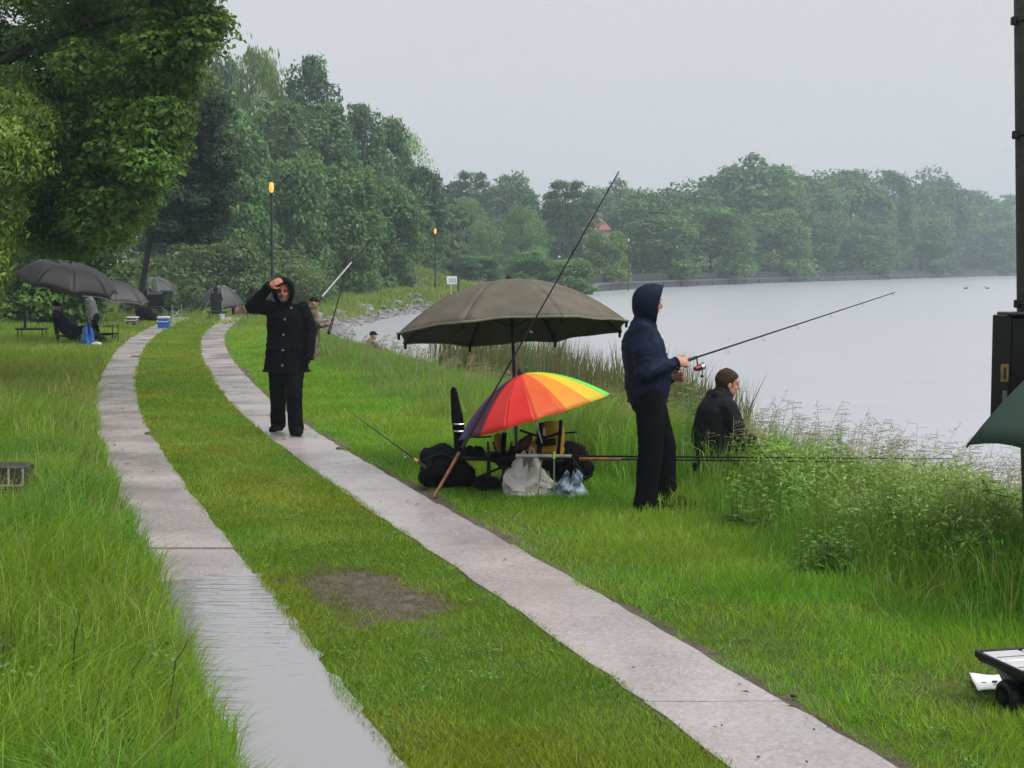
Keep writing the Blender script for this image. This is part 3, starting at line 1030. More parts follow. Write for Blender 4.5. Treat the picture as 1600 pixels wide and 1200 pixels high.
# light bushes right of the hazel, by the farther umbrellas
for nm, lab, rows, d, sd, colr, n in (
        ('elder_bush', 'light green elder bush above the two farther grey umbrellas', [(330, 225, 300), (380, 205, 318), (420, 200, 322), (460, 200, 315)], 100, 11, (.075, .135, .035), 60),
        ('elder_bush', 'pale bush just left of the man in black, behind the small dark umbrella', [(395, 300, 375), (425, 290, 398), (460, 285, 398)], 96, 12, (.095, .15, .04), 36),
        ('elder_bush', 'pale bush directly right of the nearest lamp post foot', [(408, 428, 455), (430, 420, 480), (458, 415, 488)], 98, 13, (.085, .14, .04), 30)):
    cl = fill(rows, d - 3, d + 3, n, 1.0, 1.7, sd)
    p = at(sum(rows[-1][1:]) / 2, 470, d)
    near_tree(nm, lab, (p.x, d), cl, [(p.x, d, lz(p.x, d) + 1), (p.x, d, lz(p.x, d) + 2)], [.1, .08, .04], .21, 620, sd + 50, colr, cat='bush', squash=.75)


# ------------------------------------------------------------------ grass
def blades(P, h, w, col, lean, seed, wind=(0.12, 0.0), tri=False):
    g = np.random.default_rng(seed)
    N = len(P)
    a = g.random(N) * 6.2832
    sv = np.stack([np.cos(a), np.sin(a), np.zeros(N)], 1) * (w * .5)[:, None]
    la = g.random(N) * 6.2832 * .75 + 6.2832 * 1.5 * (vnoise(P[:, 0] * .9, P[:, 1] * .9, 91) + vnoise(P[:, 0] * 3, P[:, 1] * 3, 92) * .4)
    lv = np.stack([np.cos(la), np.sin(la), np.zeros(N)], 1) * (lean * h * (.3 + g.random(N)))[:, None]
    lv[:, 0] += wind[0] * h; lv[:, 1] += wind[1] * h
    fl = .68 + .5 * vnoise(P[:, 0] * 2.1, P[:, 1] * 2.1, 93)
    lv = lv / fl[:, None]
    up = np.zeros((N, 3)); up[:, 2] = h * np.clip(fl + .15, .5, 1.05)
    m = P + up * .62 + lv * .33
    t = P + up * (1 - .22 * lean)[:, None] + lv
    if tri:
        V = np.stack([P - sv, P + sv, t], 1).reshape(-1, 3)
        return V, np.arange(N * 3), np.arange(N) * 3, np.repeat(col, 3, 0)
    V = np.stack([P - sv, P + sv, m + sv * .8, m - sv * .8, t], 1).reshape(-1, 3)
    b = np.arange(N)[:, None] * 5
    loops = np.concatenate([b + 0, b + 1, b + 2, b + 3, b + 3, b + 2, b + 4], 1).ravel()
    st = np.stack([np.arange(N) * 7, np.arange(N) * 7 + 4], 1).ravel()
    return V, loops, st, np.repeat(col, 5, 0)


def scatter(n, y0, y1, x0, x1, seed, test, power=1.0):
    """Points with density falling with distance; kept where test(x, y) is true and near the view."""
    g = np.random.default_rng(seed)
    u = g.random(n)
    y = y0 * (y1 / y0) ** u
    x = x0 + (x1 - x0) * g.random(n)
    k = (np.abs(x) < .36 * y + 1.2) & test(x, y)
    return x[k], y[k]


def scatter_path(n, y0, y1, o0, o1, seed, test):
    g = np.random.default_rng(seed)
    y = y0 * (y1 / y0) ** g.random(n)
    x = path_x(y) + o0 + (o1 - o0) * g.random(n)
    k = (np.abs(x) < .36 * y + 1.2) & test(x, y)
    return x[k], y[k]


def grass_field(name, label, parts):
    Vs, Ls, Ss, Cs = [], [], [], []
    nv = nl = 0
    for V, L, S, Cc in parts:
        Vs.append(V); Ls.append(L + nv); Ss.append(S + nl); Cs.append(Cc)
        nv += len(V); nl += len(L)
    me = fast_mesh(name, np.concatenate(Vs), np.concatenate(Ls), np.concatenate(Ss), np.concatenate(Cs))
    me.materials.append(M_['grass'])
    o = link(bpy.data.objects.new(name, me))
    return tag(o, label, 'grass', kind='stuff')


def gcol(x, y, n, base, alt, seed, sc=.8, var=.25, dry=.06, drycol=(.26, .22, .10)):
    g = np.random.default_rng(seed)
    f = vnoise(x * sc, y * sc, seed) * .6 + vnoise(x * sc * 3, y * sc * 3, seed + 1) * .4
    f = np.clip((f - .3) / .4, 0, 1)[:, None]
    c = np.array(base) * (1 - f) + np.array(alt) * f
    c = c * (1 + var * (g.random((len(x), 1)) - .5) * 2)
    d = g.random(len(x)) < dry
    c[d] = np.array(drycol) * (.6 + .7 * g.random((d.sum(), 1)))
    return c


def trodden(x, y):
    k = np.ones(len(x))
    for cx, cy, rx, ry, f in ((-3.7, 40.6, 1.4, 1.9, .75), (-4.1, 32.3, .9, 1.0, .6), (-4.15, 11.75, .42, .55, .8), (-11.2, 54, 5.5, 9, .72), (-13.5, 72, 5, 12, .8), (2.1, 6.6, .4, .4, .55), (1.1, 11.9, .0001, .0001, 0)):
        k = k * (1 - f * np.exp(-(((x - cx) / rx) ** 2 + ((y - cy) / ry) ** 2) ** 2))
    return k


def prep(x, y):
    return np.stack([x, y, land_z(x, y) - .01], 1)


CAMP = lambda x, y: (x > -1.0) & (x < .78) & (y > 11.75) & (y < 14.2)
edge_n = lambda x, y: .09 * (vnoise(y * 1.7, x * .3, 21) - .5) * 2 + .05 * (vnoise(y * 6, x, 22) - .5) * 2


def left_test(x, y):
    e = path_x(y) - OFF_OUT - x
    return e > .0 + edge_n(x, y) * .6


def mid_test(x, y):
    e = np.abs(x - path_x(y) + .0)
    return (e < OFF_IN + .015 + edge_n(x, y) * .35) & (np.random.default_rng(5).random(len(x)) < .16 + .84 * smooth01(.55, 1.2, mud_inside(x, y)))


def right_off(x, y):
    return x - path_x(y) - OFF_OUT


tall_edge = lambda x, y: 1.55 - .55 * np.exp(-(((x - 1.25) / .55) ** 2 + ((y - 11.5) / .6) ** 2)) + .35 * (vnoise(y * .8, 2, 41) - .5) * 2 + .25 * (vnoise(x * 2.3, y * 2.3, 42) - .5) * 2

parts = []
# left verge, tall and soft
x, y = scatter_path(210000, 4.4, 20, -6.2, -1.1, 101, left_test)
e = path_x(y) - OFF_OUT - x
patch = vnoise(x * .9, y * .9, 51) * .6 + vnoise(x * 2.6, y * 2.6, 52) * .4
n = len(x); gg = np.random.default_rng(1)
h = (.23 + .18 * smooth01(.0, .6, e)) * (.5 + .85 * patch) * (.4 + 1.0 * gg.random(n) ** 1.3) * (1 - .25 * smooth01(9, 16, y))
c = gcol(x, y, n, (0.094, 0.249, 0.014), (0.164, 0.296, 0.020), 61, .7, .3, .05)
h = h * trodden(x, y)
parts.append(blades(prep(x, y), h, np.maximum(.0046, .00046 * y) * (.5 + 1.3 * gg.random(n) ** 2.2), c, .35 + .5 * gg.random(n), 2))
x, y = scatter_path(110000, 18, 62, -10, -1.1, 102, left_test)
n = len(x)
h = (.12 + .16 * gg.random(n)) * (.6 + .8 * vnoise(x * .5, y * .5, 53))
c = gcol(x, y, n, (0.121, 0.265, 0.019), (0.213, 0.305, 0.040), 62, .35, .3, .06)
h = h * trodden(x, y)
parts.append(blades(prep(x, y), h, .0008 * y * (.7 + .6 * gg.random(n)), c, .3 + .4 * gg.random(n), 3, tri=True))
grass_field('verge_grass', 'tall soft grass of the left verge up to the left concrete strip', parts)
# flowering stems of the left verge
parts = []
x, y = scatter(14000, 5, 22, -9, 0, 103, lambda x, y: left_test(x + .1, y) & (vnoise(x * .8, y * .8, 55) > .45))
n = len(x)
h = .3 + .22 * gg.random(n)
c = gcol(x, y, n, (0.312, 0.320, 0.081), (0.213, 0.273, 0.056), 63, 1, .3, .3)
parts.append(blades(prep(x, y), h, np.maximum(.004, .0004 * y), c, .3 + .3 * gg.random(n), 4))
grass_field('flowering_grass', 'thin straw-coloured flowering stems standing in the left verge', parts)
# middle strip, mown and slightly yellow
parts = []
x, y = scatter_path(300000, 4.4, 58, -.7, .7, 104, mid_test)
n = len(x)
mi = smooth01(1.25, .8, mud_inside(x, y))
h = (.018 + .034 * gg.random(n)) * (.7 + .6 * vnoise(x * 2, y * 2, 54)) * (1 - .15 * mi) * (1 + .2 * smooth01(10, 30, y))
c = gcol(x, y, n, (0.125, 0.259, 0.014), (0.197, 0.277, 0.020), 64, .9, .35, .07, (.22, .19, .08))
c = c * (1 - mi[:, None]) + np.where(gg.random((n, 1)) < .45, np.array((.10, .17, .025)), np.array((.2, .16, .08))) * mi[:, None] * (.5 + gg.random((n, 1)))
parts.append(blades(prep(x, y) + np.array([0, 0, .008]), h, np.maximum(.0052, .00065 * y) * (.7 + .6 * gg.random(n)), c, .5 + .5 * gg.random(n), 5, (.05, 0), True))
grass_field('middle_grass', 'short mown yellowish grass between the two concrete strips', parts)
# right: mown shoulder
parts = []
x, y = scatter_path(380000, 4.4, 58, 1.2, 4.2, 105, lambda x, y: (right_off(x, y) > .05 + edge_n(x, y) * 1.1) & ((right_off(x, y) < tall_edge(x, y) + .3) | CAMP(x, y)))
n = len(x)
ro = right_off(x, y)
h = (.035 + .055 * gg.random(n)) * (.65 + .7 * vnoise(x * 1.6, y * 1.6, 56)) * (.75 + .5 * smooth01(.1, 1.0, ro))
c = gcol(x, y, n, (0.125, 0.327, 0.016), (0.197, 0.339, 0.024), 65, .9, .3, .06)
h = h * trodden(x, y)
parts.append(blades(prep(x, y), h, np.maximum(.006, .00065 * y) * (.7 + .6 * gg.random(n)), c, .5 + .5 * gg.random(n), 6, (.05, 0), True))
grass_field('shoulder_grass', 'bright mown grass between the right concrete strip and the tall bank grass', parts)
# right: tall bank grass to the water
parts = []


def bank_test(x, y):
    s = x - shore_x(y)
    return (right_off(x, y) > tall_edge(x, y)) & (s < -.05 - .3 * vnoise(x, y, 57)) & ~CAMP(x, y)


x, y = scatter_path(330000, 5.5, 60, 2.3, 9.5, 106, bank_test)
n = len(x)
ro = right_off(x, y) - tall_edge(x, y)
patch = vnoise(x * .7, y * .7, 58) * .55 + vnoise(x * 2.2, y * 2.2, 59) * .45
h = (.16 + .34 * smooth01(0, .9, ro)) * (.45 + .95 * patch) * (.35 + 1.05 * gg.random(n) ** 1.4)
far = smooth01(14, 24, y)
h = h * (1 - .45 * far) * (.84 + .16 * smooth01(12.2, 14.5, y))
c = gcol(x, y, n, (0.114, 0.277, 0.020), (0.218, 0.332, 0.037), 66, .6, .3, .07)
c = c * (1 - far[:, None] * .6) + (np.array((.165, .275, .06)) * (.75 + .5 * gg.random((n, 1)))) * far[:, None] * .6
h = h * trodden(x, y)
wd = np.maximum(.005, .00048 * y) * (.5 + 1.4 * gg.random(n) ** 2.2); ln_ = .3 + .5 * gg.random(n); nr_ = y < 15
parts.append(blades(prep(x[nr_], y[nr_]), h[nr_], wd[nr_], c[nr_], ln_[nr_], 7))
parts.append(blades(prep(x[~nr_], y[~nr_]), h[~nr_], wd[~nr_] * 1.4, c[~nr_], ln_[~nr_], 17, tri=True))
grass_field('bank_grass', 'tall green grass on the bank down to the water', parts)
# far bank grass beyond the crest
parts = []
x, y = scatter(120000, 50, 170, -32, 10, 107, lambda x, y: (x < shore_x(y) - .7) & (x > path_x(np.minimum(y, 139)) - 9))
n = len(x)
h = .25 + .35 * gg.random(n) * (.4 + vnoise(x * .4, y * .4, 60))
c = gcol(x, y, n, (0.170, 0.279, 0.036), (0.241, 0.320, 0.056), 67, .3, .3, .05)
h = h * trodden(x, y)
parts.append(blades(prep(x, y), h, .0009 * y * (.7 + .6 * gg.random(n)), c, .3 + .4 * gg.random(n), 8, tri=True))
grass_field('meadow_grass', 'pale meadow grass beyond the crest of the track', parts)

# seed-head grasses against the water: stem + drooping spikelets
def panicles(n, y0, y1, x0, x1, seed, test, hh, colr):
    g = np.random.default_rng(seed)
    x, y = scatter(n, y0, y1, x0, x1, seed, test)
    V, Q = [], []
    for px_, py_ in zip(x, y):
        z = lz(px_, py_)
        H_ = hh * g.uniform(.7, 1.25)
        a = g.uniform(0, 6.28); ln = g.uniform(.06, .3) * H_
        dx, dy = math.cos(a) * ln + .10 * H_, math.sin(a) * ln
        w = max(.0022, .00022 * py_)
        pts = [np.array((px_ + dx * t ** 2, py_ + dy * t ** 2, z + H_ * (t - .08 * t ** 3))) for t in (0, .4, .75, 1)]
        for i in range(3):
            b = len(V)
            k = w * (1 - .25 * i)
            V += [pts[i] - (k, 0, 0), pts[i] + (k, 0, 0), pts[i + 1] + (k * .8, 0, 0), pts[i + 1] - (k * .8, 0, 0)]
            Q.append((b, b + 1, b + 2, b + 3))
        for k in range(int(g.integers(7, 15))):
            t = g.uniform(.68, 1.0)
            base = np.array((px_ + dx * t ** 2, py_ + dy * t ** 2, z + H_ * (t - .08 * t ** 3)))
            aa = g.uniform(0, 6.28)
            l = (1.08 - t) * .42 * H_ * g.uniform(.4, 1) + .015
            tip = base + np.array((math.cos(aa) * l + .03, math.sin(aa) * l * .6, l * g.uniform(-.15, .5)))
            b = len(V); ww = w * .45
            V += [base - (0, 0, ww), base + (0, 0, ww), tip + (0, 0, ww), tip - (0, 0, ww)]
            Q.append((b, b + 1, b + 2, b + 3))
            sl = g.uniform(.010, .022); dr = np.array((.5 * sl * math.cos(aa) + .3 * sl, 0.3 * sl * math.sin(aa), -sl * g.uniform(.1, 1)))
            b = len(V); sw = max(.0028, .00028 * py_)
            V += [tip, tip + dr * .5 + (sw, 0, sw * .4), tip + dr * 1.3, tip + dr * .5 - (sw, 0, sw * .4)]
            Q.append((b, b + 1, b + 2, b + 3))
    V = np.array(V)
    cc = np.tile(np.array(colr), (len(V), 1)) * (.75 + .5 * np.repeat(g.random((len(V) // 4, 1)), 4, 0))
    Q = np.array(Q)
    return V, Q.ravel(), np.arange(len(Q)) * 4, cc


parts = [panicles(600, 9, 24, 1.0, 8, 201, lambda x, y: (x - shore_x(y) < -.4) & (right_off(x, y) > 2.3) & ~CAMP(x, y), .66, (.30, .28, .16)),
         panicles(800, 8, 17, 2.4, 6, 203, lambda x, y: (x - shore_x(y) < -.4) & (x - shore_x(y) > -3.2), .8, (.26, .23, .14)),
         panicles(900, 14, 40, -8, 4, 202, lambda x, y: (x - shore_x(y) < -.4) & (right_off(x, y) > 2.0) & ~CAMP(x, y), .5, (.28, .26, .14))]
grass_field('seeding_grass', 'tall grass panicles with brown spikelets standing against the water', parts)

# pale-flowered bedstraw in the near bank
g = np.random.default_rng(9)
C, R = [], []
for k in range(330):
    yy_ = g.uniform(7.2, 12.4)
    xx_ = float(path_x(yy_)) + OFF_OUT + g.uniform(1.9, 4.6)
    if float(vnoise(xx_ * .9, yy_ * .9, 71)) < .42 or (xx_ < 1.9 and yy_ > 10.4): continue
    C.append((xx_, yy_, lz(xx_, yy_) + .3 + .2 * g.random())); R.append(.10 + .10 * g.random())
leaf_mass('bedstraw', 'pale yellow-white flowering bedstraw in the near right bank', C, R, 34, .02, 12, (.36, .42, .17), 'wildflowers', squash=1.0, up=.6)
leaf_mass('bedstraw_leaves', 'fine green foliage of the flowering bedstraw on the near right bank', np.array(C) - (0, 0, .12), np.array(R) * 1.2, 110, .045, 13, (.19, .33, .06), 'wildflowers', squash=1.3, aspect=.3)
# leafy nettles and docks
def leafy_plant(label, px, py, d, h, n, leafsize, seed, colr=(.09, .2, .03), group='leafy weeds on the bank'):
    p = at(px, py, d)
    z = lz(p.x, d)
    g = random.Random(seed)
    t = thing('leafy_weed', label, 'weed', (p.x, d, z - .01), group)
    V, Q = [], []
    stems = MB()
    for s in range(n):
        a = g.uniform(0, 6.28)
        bx, by = p.x + g.gauss(0, .08), d + g.gauss(0, .08)
        H_ = h * g.uniform(.7, 1.05)
        top = Vector((bx + math.cos(a) * .12 * H_, by + math.sin(a) * .12 * H_, z + H_))
        stems.tube([(bx, by, z), top], [.003, .0015], 4)
        for k in range(15):
            f = .12 + .88 * k / 14
            b0 = Vector((bx, by, z)).lerp(top, f)
            aa = k * 2.4 + g.random()
            L = leafsize * (1.15 - .6 * f) * g.uniform(.8, 1.2)
            dr = Vector((math.cos(aa), math.sin(aa), .25)); sd_ = Vector((-math.sin(aa), math.cos(aa), 0))
            i = len(V)
            V += [b0, b0 + dr * L * .45 + sd_ * L * .33, b0 + dr * L - Vector((0, 0, L * .35)), b0 + dr * L * .45 - sd_ * L * .33]
            Q.append((i, i + 1, i + 2, i + 3))
    stems.build('stems', M_['grass_stem'], t)['kind'] = 'stuff'
    V = np.array([v - ORG[t.name] for v in V])
    me = quad_mesh('leaves', V, Q, np.tile(np.array(colr), (len(V), 1)) * (.7 + .6 * np.repeat(np.random.default_rng(seed).random((len(V) // 4, 1)), 4, 0)))
    me.materials.append(M_['leaf'])
    o = bpy.data.objects.new('leaves', me); link(o, t); o['kind'] = 'stuff'
    return t


mat('grass_stem', (.06, .11, .03), .6, .3)
leafy_plant('clump of dark broad-leaved weeds at the right edge above the tackle tray', 1582, 890, 9.6, .55, 9, .13, 1)
leafy_plant('leafy weed with drooping leaves against the water, left of the pale flowers', 1310, 760, 12.6, .62, 5, .12, 2, (.12, .22, .035))
leafy_plant('reddish-tipped leafy weed in front of the seated angler', 1180, 745, 12.9, .55, 6, .11, 3, (.12, .22, .035))
leafy_plant('small dark leafy clump at the near edge of the tall grass', 1300, 925, 9.2, .3, 12, .08, 4)
leafy_plant('leafy weed rising behind the navy angler next to the water', 1085, 690, 14.5, .75, 6, .13, 5)
leafy_plant('leafy weed among the grass right of the seated angler', 1240, 755, 12.3, .5, 6, .1, 6, (.12, .22, .035))

leafy_plant('broad leafy clump in the bank grass below the dark green umbrella', 1500, 900, 9.4, .5, 10, .12, 7, (.12, .22, .035))
leafy_plant('light leafy clump in the bank grass below the level pole', 1180, 800, 10.9, .42, 10, .10, 8, (.12, .22, .035))
leafy_plant('leafy clump in the tall grass midway between the pole and the tackle tray', 1420, 870, 9.6, .48, 9, .11, 9, (.12, .22, .035))

# reeds by the water behind the olive umbrella
g = np.random.default_rng(15)
n = 4300
yy_ = g.uniform(24, 38, n)
xx_ = shore_x(yy_) + .5 - 2.0 * g.random(n) ** 1.5
hh_ = (1.0 + .6 * g.random(n)) * (.8 + .4 * vnoise(xx_, yy_, 3))
cc_ = np.where((g.random((n, 1)) < .38), np.array((.2, .13, .08)), np.array((.1, .16, .04))) * (.7 + .6 * g.random((n, 1)))
V, L_, S_, c_ = blades(prep(xx_, yy_), hh_, .016 + .02 * g.random(n), cc_, .08 + .12 * g.random(n), 16, (.04, 0))
o = grass_field('reeds', 'brown and green reeds at the waterside behind the olive umbrella', [(V, L_, S_, c_)])
o['category'] = 'reeds'

# twigs, leaves and clods scattered on the concrete
g = np.random.default_rng(19)
V, Q = [], []
for k in range(130):
    yy1 = 4.6 * (46 / 4.6) ** g.random()
    sgn = -1 if g.random() < .55 else 1
    o_ = sgn * (OFF_IN + (OFF_OUT - OFF_IN) * (g.random() ** (.5 if sgn < 0 else 1)))
    xx1 = float(path_x(yy1)) + o_
    if sgn < 0 and yy1 < 9.4: continue
    a = g.uniform(0, 6.28); l = g.uniform(.005, .025) * (1 + .03 * yy1); w = g.uniform(.002, .006) * (1 + .03 * yy1)
    dx, dy = math.cos(a), math.sin(a)
    z_ = .021 + .004 * g.random()
    b_ = len(V)
    V += [(xx1 - dx * l, yy1 - dy * l, z_), (xx1 - dy * w, yy1 + dx * w, z_ + .006), (xx1 + dx * l, yy1 + dy * l, z_), (xx1 + dy * w, yy1 - dx * w, z_ + .002)]
    Q.append((b_, b_ + 1, b_ + 2, b_ + 3))
cl_ = np.repeat(np.array((.05, .04, .025)) * (.4 + 1.2 * g.random((len(Q), 1))), 4, 0)
me = quad_mesh('leaf_litter', np.array(V), Q, cl_)
me.materials.append(M_['grass'])
tag(link(bpy.data.objects.new('leaf_litter', me)), 'scattered twigs and dead leaf bits on the concrete strips', 'leaf litter', kind='stuff')
for px_, py_, lab, sz in ((238, 678, 'dark clod of earth on the left strip near the middle grass', .07), (215, 557, 'dark clod of earth lying far up the left strip', .12), (536, 702, 'small dark clod on the right edge of the right strip ahead of the walking man', .06)):
    d_ = FPX * 1.86 / (py_ - HROW)
    p_ = at(px_, py_, d_)
    mbb = MB()
    for q_ in range(5):
        mbb.ball((p_.x + .55 * sz * math.cos(q_ * 1.3) * 1.3, d_ + .6 * sz * math.sin(q_ * 1.3), .02), (sz * .7, sz * .8, .022), None, 8, 5)
    tag(mbb.build('earth_clod', 'mud'), lab, 'clod')

g = np.random.default_rng(29)
C, R = [], []
for k in range(900):
    y_ = 4.6 * (26 / 4.6) ** g.random()
    o_ = g.uniform(-.6, .6) if g.random() < .45 else g.uniform(1.3, 2.9)
    x_ = float(path_x(y_)) + o_
    if float(mud_inside(x_, y_)) < 1.2 or float(vnoise(x_ * 1.4, y_ * 1.4, 95)) < .4: continue
    C.append((x_, y_, .035)); R.append(g.uniform(.04, .10))
leaf_mass('clover', 'small clover and plantain leaves mixed into the mown grass', C, R, 26, .013, 30, (.09, .2, .025), 'clover', squash=.35, up=1.2, aspect=.8, cvar=.4)
C, R = [], []
for k in range(420):
    y_ = 4.8 * (22 / 4.8) ** g.random()
    x_ = float(path_x(y_)) - OFF_OUT - g.uniform(.1, 3.6)
    if float(vnoise(x_ * 1.1, y_ * 1.1, 96)) < .45: continue
    C.append((x_, y_, .12 + .1 * g.random())); R.append(g.uniform(.06, .14))
leaf_mass('verge_weeds', 'broad-leaved weeds growing through the left verge', C, R, 30, .024, 31, (.09, .2, .03), 'weeds', squash=.8, up=.8, aspect=.7, cvar=.4)

# dark dock stalks standing in the left verge
g = np.random.default_rng(41)
xs_, ys_ = scatter(700, 5.2, 18, -7, 0, 110, lambda x, y: left_test(x + .25, y) & (vnoise(x * 1.3, y * 1.3, 97) > .5))
V, L_, S_, c_ = blades(prep(xs_, ys_), .32 + .25 * g.random(len(xs_)), .006 + .0004 * ys_, np.array((.06, .055, .025)) * (.6 + .8 * g.random((len(xs_), 1))), .12 + .2 * g.random(len(xs_)), 42)
o = grass_field('dock_stalks', 'dark upright dock stalks standing in the left verge', [(V, L_, S_, c_)])
o['category'] = 'weeds'

# ------------------------------------------------------------------ people
def fuse(name, mb, voxel, m, parent, top=None, deci=None, wrinkle=0.0, wf=(7, 7, 10), smooth=4, seed=0.0):
    """Fuses overlapping closed shapes into ONE continuous surface."""
    org = Vector(top) if top is not None else ORG[parent.name]
    me = bpy.data.meshes.new(name)
    me.from_pydata([tuple(p - org) for p in mb.v], [], mb.f)
    ob = bpy.data.objects.new(name, me)
    link(ob)
    r = ob.modifiers.new('r', 'REMESH'); r.mode = 'VOXEL'; r.voxel_size = voxel
    s = ob.modifiers.new('s', 'SMOOTH'); s.factor = .5; s.iterations = smooth
    if deci:
        dm_ = ob.modifiers.new('d', 'DECIMATE'); dm_.ratio = deci
    dg = bpy.context.evaluated_depsgraph_get()
    nm = bpy.data.meshes.new_from_object(ob.evaluated_get(dg))
    ob.modifiers.clear()
    ob.data = nm
    nm.name = name
    bpy.data.meshes.remove(me)
    if wrinkle:
        nv = len(nm.vertices)
        co = np.empty(nv * 3); nm.vertices.foreach_get('co', co); co = co.reshape(-1, 3)
        no = np.array([v.normal[:] for v in nm.vertices])
        d = np.empty(nv)
        for i in range(nv):
            p = Vector((co[i, 0] * wf[0] + seed, co[i, 1] * wf[1], co[i, 2] * wf[2]))
            wq = Vector((mnoise.noise(p * .45), mnoise.noise(p * .45 + Vector((9, 3, 1))), mnoise.noise(p * .45 + Vector((4, 7, 2)))))
            p2 = p + wq * 2.4
            fold = max(0.0, 1 - abs(mnoise.noise(p2)) * 5)
            d[i] = mnoise.noise(p * .6) * .7 + fold * fold * .75 - .15
        co += no * (d * wrinkle)[:, None]
        nm.vertices.foreach_set('co', co.ravel())
        nm.update()
    nm.polygons.foreach_set('use_smooth', [True] * len(nm.polygons))
    nm.materials.clear()
    nm.materials.append(M_[m])
    if parent is not None: ob.parent = parent
    else: ob.location = org
    ORG[ob.name] = org
    return ob


def hand(mb, wrist, d, palm, curl=.5, side=1, sc=1.0):
    """Palm, four unequal bent fingers and a side thumb. d = direction of the hand, palm = palm normal."""
    d = Vector(d).normalized(); palm = Vector(palm); palm = (palm - d * palm.dot(d)).normalized()
    u = d.cross(palm) * side                    # towards the thumb
    w = Vector(wrist)
    mb.tube([w - d * .02 * sc, w + d * .03 * sc, w + d * .07 * sc, w + d * .095 * sc], [(.026 * sc, .018 * sc), (.036 * sc, .019 * sc), (.043 * sc, .017 * sc), (.04 * sc, .013 * sc)], 10, side=u)
    for k, (off, ln) in enumerate(((.031, .074), (.011, .083), (-.010, .078), (-.030, .060))):
        p = w + d * .085 * sc + u * off * sc
        a = 0.0
        pts = [p - d * .02 * sc, p]
        dirv = d
        for j, f in enumerate((.45, .32, .26)):
            a += curl * (.55 if j == 0 else .75) * (1 + .12 * k)
            dirv = d * math.cos(a) + palm * math.sin(a)
            p = p + dirv * ln * f * sc
            pts.append(p)
        mb.limb(pts, [.0098 * sc, .0098 * sc, .0092 * sc, .0085 * sc, .0075 * sc], 8)
    p = w + d * .03 * sc + u * .03 * sc
    t1 = p + (u * .7 + d * .6 + palm * .3).normalized() * .035 * sc
    t2 = t1 + (u * .25 + d * .8 + palm * .5).normalized() * .032 * sc
    t3 = t2 + (d * .8 + palm * .6).normalized() * .025 * sc
    mb.limb([p, t1, t2, t3], [.016 * sc, .0125 * sc, .011 * sc, .009 * sc], 8)
    return mb


DEF = dict(hipL=(-.10, 0, .93), hipR=(.10, 0, .93), kneeL=(-.11, .03, .50), kneeR=(.11, .03, .50), ankL=(-.11, -.02, .09), ankR=(.11, -.02, .09),
           toeL=(-.13, .16, .03), toeR=(.13, .16, .03), pelvis=(0, 0, .96), waist=(0, .0, 1.12), chest=(0, .01, 1.32), neck=(0, -.01, 1.49), head=(0, .03, 1.655),
           shL=(-.185, 0, 1.43), shR=(.185, 0, 1.43), elL=(-.25, -.04, 1.15), elR=(.25, -.04, 1.15), wrL=(-.25, .05, .90), wrR=(.25, .05, .90))


